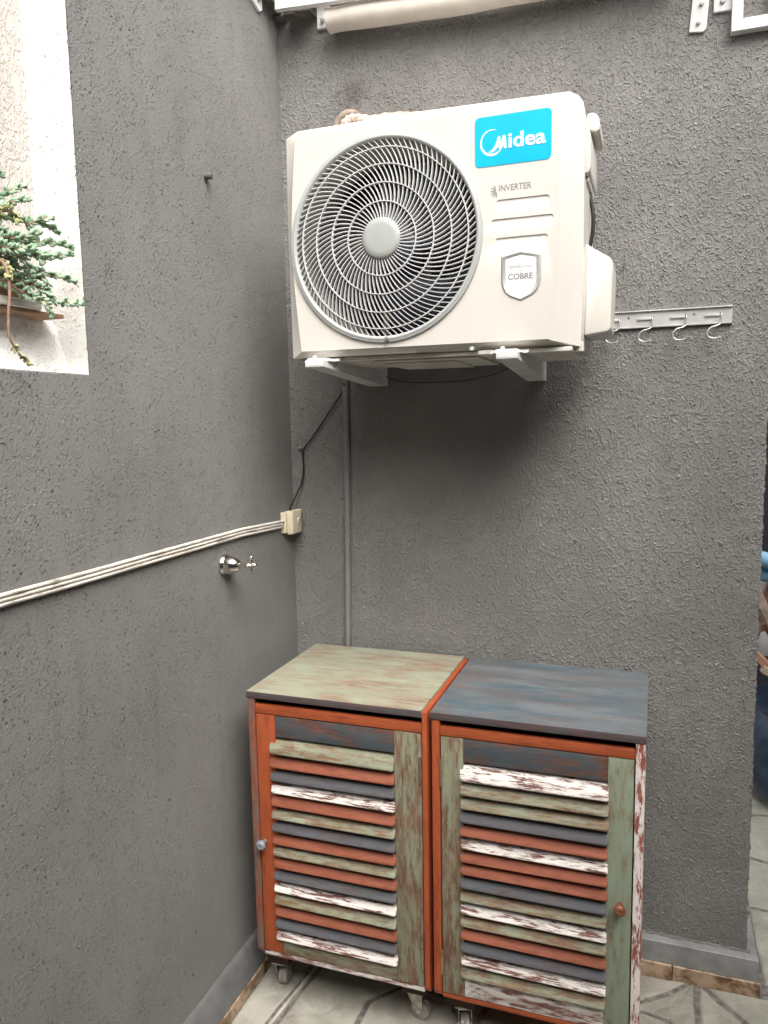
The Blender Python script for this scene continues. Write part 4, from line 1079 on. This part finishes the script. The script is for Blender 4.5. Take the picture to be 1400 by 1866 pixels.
def fork_bm():
    bm = bmesh.new()
    for s in (-1, 1):
        a, b = s * 0.0152, s * 0.0170
        prism(bm, [(-0.020, 0.070), (0.022, 0.070), (0.022, 0.030), (0.016, 0.019), (0.007, 0.020)], 'Y', min(a, b), max(a, b))
    box(bm, -0.020, 0.022, -0.0170, 0.0170, 0.0702, 0.0725, bev=0.0006)
    lathe(bm, [(0.014, 0.0727), (0.016, 0.076), (0.016, 0.079)], 'Z', (0, 0, 0), 16)
    box(bm, -0.028, 0.028, -0.025, 0.025, 0.0792, 0.0818, bev=0.0006)
    return bm
specL = dict(sides=[(0.0838, 0.1020, 0.8562, 'side_grey', 'grey rubbed paint side panel'), (0.5435, 0.5560, 0.8700, 'terra_v', None)], top=(0.0800, 0.5430), topmat='sage_top', toplab='sage green rubbed top board with dark front edge',
             inner=(0.1022, 0.5433), rail=(0.8175, 0.8405), botmat='white_h', stiles=((0.104, 0.1570, 'terra_v'), (0.4730, 0.526, 'sage_v')), stlab=('terracotta door stile', 'worn sage door stile'),
             panel=(0.7600, 0.8150), botrail=(0.16, 0.2115), brmat='sage_h', knob=(0.1165, 0.474, 'knob_grey'), hinge=0.5385)
zsL = [0.7590, 0.7150, 0.6800, 0.6456, 0.6115, 0.5770, 0.5429, 0.5083, 0.4747, 0.4430, 0.4105, 0.3770, 0.3430, 0.3092, 0.2765, 0.2436, 0.2106]
cabL = cabinet('louvred_cabinet', 'louvred cabinet with sage green top and grey knob, standing in the corner', 0.0838, 0.557, specL, 'grbwrgbrgrbwgrbw', zsL, (0.1440, 0.4750))
caster(cabL, 0.108, -0.372, R(100)); caster(cabL, 0.492, -0.367, R(-8)); caster(cabL, 0.125, -0.075, R(60)); caster(cabL, 0.50, -0.075, R(30))
specR = dict(sides=[(0.5672, 0.5862, 0.8562, 'terra_v', None), (1.0195, 1.0395, 0.8562, 'white_v', 'flaking white side panel over red')], top=(0.5640, 1.0405), topmat='slate_top', toplab='slate blue rubbed top board',
             inner=(0.5865, 1.0192), rail=(0.8185, 0.8400), botmat='terra_h', stiles=((0.5887, 0.6420, 'sage_v'), (0.9630, 1.0170, 'sage_v2')), stlab=('worn sage and brown hinge stile', 'cleaner sage door stile'),
             panel=(0.7605, 0.8160), botrail=(0.16, 0.2235), brmat='white_h', knob=(0.9935, 0.481, 'knob_wood'), hinge=0.5880)
zsR = [0.7605, 0.7160, 0.6820, 0.6488, 0.6151, 0.5825, 0.5490, 0.5180, 0.4863, 0.4517, 0.4200, 0.3860, 0.3552, 0.3227, 0.2900, 0.2560, 0.2230]
cabR = cabinet('louvred_cabinet', 'louvred cabinet with slate blue top, brown knob and flaking white side', 0.567, 1.0395, specR, 'wggbrwrrbgwgrbwg', zsR, (0.6355, 0.9660))
caster(cabR, 0.622, -0.375, R(-75)); caster(cabR, 0.985, -0.372, R(20)); caster(cabR, 0.61, -0.075, R(60)); caster(cabR, 0.99, -0.075, R(30))

# ---------------------------------------------------------------- recess plant
pl = empty('planter_shelf', 'white shelf plank on a brown tile carrying the succulent in the wall recess', 'shelf', (-0.06, -1.1, 1.75))
place(obj('plank', bx(-0.10, -0.020, -1.72, -0.959, 1.7588, 1.7735, bev=0.0015), M['conduit']), pl)
place(obj('tile', bx(-0.103, -0.026, -1.72, -0.898, 1.7512, 1.7585, bev=0.001), M['soil']), pl)
ptt = empty('plant_trough', 'brown clay trough on the white shelf, overgrown by the succulent', 'planter', (-0.07, -1.2, 1.774))
bm = pr([(-0.098, 1.774), (-0.050, 1.774), (-0.044, 1.818), (-0.101, 1.818)], 'Y', -1.45, -0.962, 0.003, 2)
place(obj('trough_body', bm, M['soil'], smooth=True), ptt)
su = empty('succulent_plant', 'trailing blue-green stonecrop succulent spilling out of the recess trough', 'plant', (-0.04, -1.04, 1.80))
def leaf_into(bm, p, d, L, wd, roll):
    d = d.normalized(); a = d.orthogonal().normalized(); a.rotate(Matrix.Rotation(roll, 3, d)); b = d.cross(a)
    prof = [(0.0, 0.25), (0.25, 0.85), (0.6, 1.0), (0.88, 0.6)]
    rings = []
    for t, w in prof:
        c = p + d * (L * t) + b * (0.10 * L * t * t)
        rings.append([bm.verts.new(c + (a * math.cos(2 * math.pi * k / 6) * wd * w) + (b * math.sin(2 * math.pi * k / 6) * wd * 0.62 * w)) for k in range(6)])
    tip = bm.verts.new(p + d * L + b * 0.10 * L)
    for i in range(3):
        for k in range(6): bm.faces.new((rings[i][k], rings[i][(k + 1) % 6], rings[i + 1][(k + 1) % 6], rings[i + 1][k]))
    for k in range(6): bm.faces.new((rings[3][k], rings[3][(k + 1) % 6], tip))
def sprig(pts, leafmat='leaf', start=0.0, dens=1.0, size=1.0, srad=0.0028):
    sp_ = smooth_path(pts, 8); n = len(sp_)
    st_ = place(obj('stem', tb(sp_, srad, 6, radii=[srad * (1 - 0.5 * i / n) for i in range(n)]), M['stem'], smooth=True), su)
    bm = bmesh.new(); L = [0.0]
    for i in range(1, n): L.append(L[-1] + (sp_[i] - sp_[i - 1]).length)
    s = start * L[-1]; k = 0
    while s < L[-1]:
        i = max(j for j in range(n) if L[j] <= s + 1e-9); i = min(i, n - 2)
        f = (s - L[i]) / max(1e-6, L[i + 1] - L[i]); p = sp_[i].lerp(sp_[i + 1], f); t = (sp_[i + 1] - sp_[i]).normalized()
        near = s / L[-1]
        for q in range(2):
            roll = k * 2.4 + q * math.pi + random.uniform(-.4, .4)
            o = t.orthogonal().normalized(); o.rotate(Matrix.Rotation(roll, 3, t))
            d = o * (1.0 - 0.5 * near) + t * (0.45 + 0.75 * near ** 3) + Vector((0, 0, 0.18))
            leaf_into(bm, p + o * srad * 0.5, d, (0.0125 + random.uniform(-.0025, .003)) * size * (1 - 0.2 * near), random.uniform(0.0032, 0.0042) * size, random.uniform(0, 6))
        s += 0.0058 / dens; k += 1
    for q in range(7):          # closed rosette at the tip
        o = t.orthogonal().normalized(); o.rotate(Matrix.Rotation(q * 2.4, 3, t))
        leaf_into(bm, sp_[-1] - t * 0.002, t + o * (0.25 + 0.09 * q), 0.010 * size, 0.0032 * size, q)
    lf = obj('leaf_cluster', bm, M[leafmat], smooth=True, angle=180); place(lf, st_)
    lf['kind'] = 'stuff'
X = [0.012, 0.0, -0.01, 0.02, 0.028]
def P(l, x=0.01, x0=None):
    x0 = -0.03 if x0 is None else x0
    return [(x0 + (x - x0) * min(1, i / max(1, len(l) - 1) * 1.3), y, z) for i, (y, z) in enumerate(l)]
base = (-1.085, 1.835)
sprig(P([(-1.10, 1.90), (-1.0687, 1.9233), (-1.0377, 1.9442), (-1.0057, 1.9621)], 0.0))
sprig(P([(-1.10, 1.88), (-1.0705, 1.9046), (-1.0471, 1.9232), (-1.0185, 1.936)], 0.015))
sprig(P([(-1.09, 1.87), (-1.0647, 1.8913), (-1.0314, 1.9064), (-0.9956, 1.9052), (-0.9687, 1.9055), (-0.9414, 1.8995)], 0.01))
sprig(P([(-1.01, 1.895), (-0.9818, 1.9103), (-0.9675, 1.9165)], 0.02, 0.005))
sprig(P([(-1.08, 1.86), (-1.05, 1.8686), (-0.9986, 1.8736), (-0.9577, 1.8761), (-0.9319, 1.8793), (-0.9116, 1.8773)], 0.012))
sprig(P([(-1.07, 1.85), (-1.0388, 1.8558), (-0.9874, 1.8524), (-0.9601, 1.8517), (-0.9218, 1.863)], 0.018), size=1.05)
sprig(P([(-1.08, 1.83), (-1.0542, 1.8246), (-1.0034, 1.8241), (-0.9686, 1.8202), (-0.9436, 1.8162), (-0.9191, 1.814)], 0.02))
sprig(P([(-1.07, 1.89), (-1.0588, 1.8778), (-1.026, 1.8584), (-1.0078, 1.833)], 0.03), size=1.1)
sprig(P([(-1.075, 1.815), (-1.0523, 1.7952), (-1.0208, 1.7771), (-1.0035, 1.764), (-0.9919, 1.7437)], 0.03), start=0.25)
sprig(P([(-1.05, 1.79), (-1.021, 1.7751), (-0.9808, 1.773), (-0.9471, 1.7695), (-0.917, 1.7745)], 0.03, 0.0), start=0.15, size=1.1)
sprig(P([(-1.08, 1.885), (-1.0711, 1.8989), (-1.0509, 1.9093), (-1.0449, 1.8958)], 0.02), 'leaf_yellow')
sprig(P([(-1.09, 1.865), (-1.0712, 1.8493), (-1.0483, 1.8351), (-1.0301, 1.8156)], 0.03), size=1.1)
sprig(P([(-1.05, 1.828), (-1.0642, 1.8228), (-1.0752, 1.8079), (-1.0812, 1.7957)], 0.03), 'leaf_yellow')
sprig(P([(-1.13, 1.955), (-1.10, 1.958), (-1.0787, 1.964), (-1.0549, 1.9671)], 0.0))
sprig(P([(-1.10, 1.86), (-1.0746, 1.8634), (-1.0505, 1.8628), (-1.0189, 1.8789)], 0.035), size=1.1)
sprig(P([(-1.09, 1.825), (-1.0598, 1.818), (-1.0231, 1.8091), (-0.9972, 1.8056), (-0.991, 1.7868)], 0.025), size=1.05)
sprig(P([(-1.12, 1.84), (-1.09, 1.848), (-1.06, 1.842), (-1.035, 1.85)], 0.04), size=1.1)
sprig(P([(-1.07, 1.83), (-1.05, 1.835), (-1.02, 1.842), (-1.0, 1.842)], 0.035), size=1.1)
sprig(P([(-1.06, 1.81), (-1.035, 1.80), (-1.01, 1.79), (-0.99, 1.775)], 0.03), size=1.1)
sprig([(0.0, -1.075, 1.83), (0.025, -1.0813, 1.8107), (0.03, -1.0827, 1.7718), (0.03, -1.0888, 1.734), (0.03, -1.09, 1.6967), (0.03, -1.0763, 1.6754), (0.03, -1.0532, 1.656)], 'leaf_yellow', start=0.80, size=0.75, srad=0.0032)

# ---------------------------------------------------------------- unseen walls added behind and beside the camera for light falloff
hw = empty('added_shade_wall', 'plain grey-beige wall behind the camera, out of view, added to shade the lower walls', 'wall', (1.0, -3.45, 0))
place(obj('wall_face', bx(-0.3, 2.4, -3.55, -3.4, -0.01, 3.3), M['plinth']), hw)
hw2 = empty('added_shade_wall', 'plain grey wall on the right, out of view, added to darken the lower walls', 'wall', (2.45, -1.0, 0))
place(obj('wall_face', bx(2.401, 2.55, -3.4, 2.32, -0.01, 3.3), M['plinth']), hw2)

# ---------------------------------------------------------------- beyond the wall end
bw = empty('garden_wall', 'dark navy wall closing the passage behind the wall end', 'wall', (2.0, 2.35, 0))
place(obj('wall_face', bx(0.9, 3.4, 2.32, 2.45, -0.01, 2.6), M['navy']), bw)
dr = empty('storage_tub', 'dark blue round plastic tub on the stone floor behind the wall end', 'tub', (1.72, 1.18, 0))
place(obj('tub_body', lt([(0, 0.03), (0.24, 0.03), (0.29, 0.07), (0.315, 0.2), (0.30, 0.33), (0.27, 0.39)], 'Z', (1.72, 1.18, 0), 48), M['barrel'], smooth=True), dr)
place(obj('tub_lid', lt([(0.275, 0.391), (0.29, 0.395), (0.29, 0.412), (0.26, 0.425), (0, 0.43)], 'Z', (1.72, 1.18, 0), 48), M['barrel'], smooth=True), dr)
place(obj('foot_ring', lt([(0.22, 0.0), (0.225, 0.029), (0, 0.029)], 'Z', (1.72, 1.18, 0), 32), M['black']), dr)
dc = empty('deck_chair', 'folded wooden deck chair leaning above the dark blue tub', 'deck chair', (1.6, 1.15, 0.43))
def stick(p0, p1, w, t, mat):
    p0, p1 = Vector(p0), Vector(p1); d = p1 - p0
    bm = bx(0, d.length, -w, w, -t, t, bev=0.003)
    o = obj('frame_bar', bm, M[mat], smooth=True); o.matrix_world = Matrix.Translation(p0) @ d.to_track_quat('X', 'Y').to_matrix().to_4x4(); place(o, dc)
stick((1.40, 1.02, 0.91), (1.62, 1.05, 0.44), 0.016, 0.024, 'wood_dark'); stick((1.42, 1.10, 0.80), (1.66, 1.12, 0.44), 0.016, 0.020, 'wood_dark')
stick((1.41, 1.06, 0.72), (1.72, 1.05, 0.86), 0.014, 0.02, 'wood'); stick((1.405, 1.0, 0.66), (1.60, 0.99, 0.46), 0.014, 0.025, 'wood')
stick((1.38, 1.14, 0.46), (1.50, 1.14, 0.98), 0.014, 0.022, 'wood'); stick((1.44, 0.97, 0.60), (1.70, 0.99, 0.47), 0.014, 0.022, 'wood_dark')
bm = bmesh.new(); rows = []
for i in range(10):
    t = i / 9; rows.append([bm.verts.new((x, 1.19 + 0.05 * math.sin(t * 3.1) + 0.02 * math.sin(x * 19), 0.985 - 0.40 * t)) for x in (1.36, 1.55, 1.75)])
for i in range(9):
    for k in range(2): bm.faces.new((rows[i][k], rows[i][k + 1], rows[i + 1][k + 1], rows[i + 1][k]))
bmesh.ops.solidify(bm, geom=bm.faces[:], thickness=0.003)
place(obj('canvas_seat', bm, M['print_white'], smooth=True), dc)
for (zc, r, yy, lab) in ((0.995, 0.030, 1.03, 'light blue foam roll, upper of the pair behind the wall end'), (0.935, 0.030, 1.07, 'light blue foam roll, lower of the pair behind the wall end')):
    o = obj('foam_roll', tb(smooth_path([(1.36, yy, zc + 0.03), (1.5, yy + 0.02, zc - 0.01), (1.8, yy + 0.05, zc - 0.06), (2.1, yy + 0.06, zc - 0.13)]), r, 16), M['foamblue'], smooth=True, angle=60)
    tag(o, lab, 'foam roll', 'blue foam rolls')
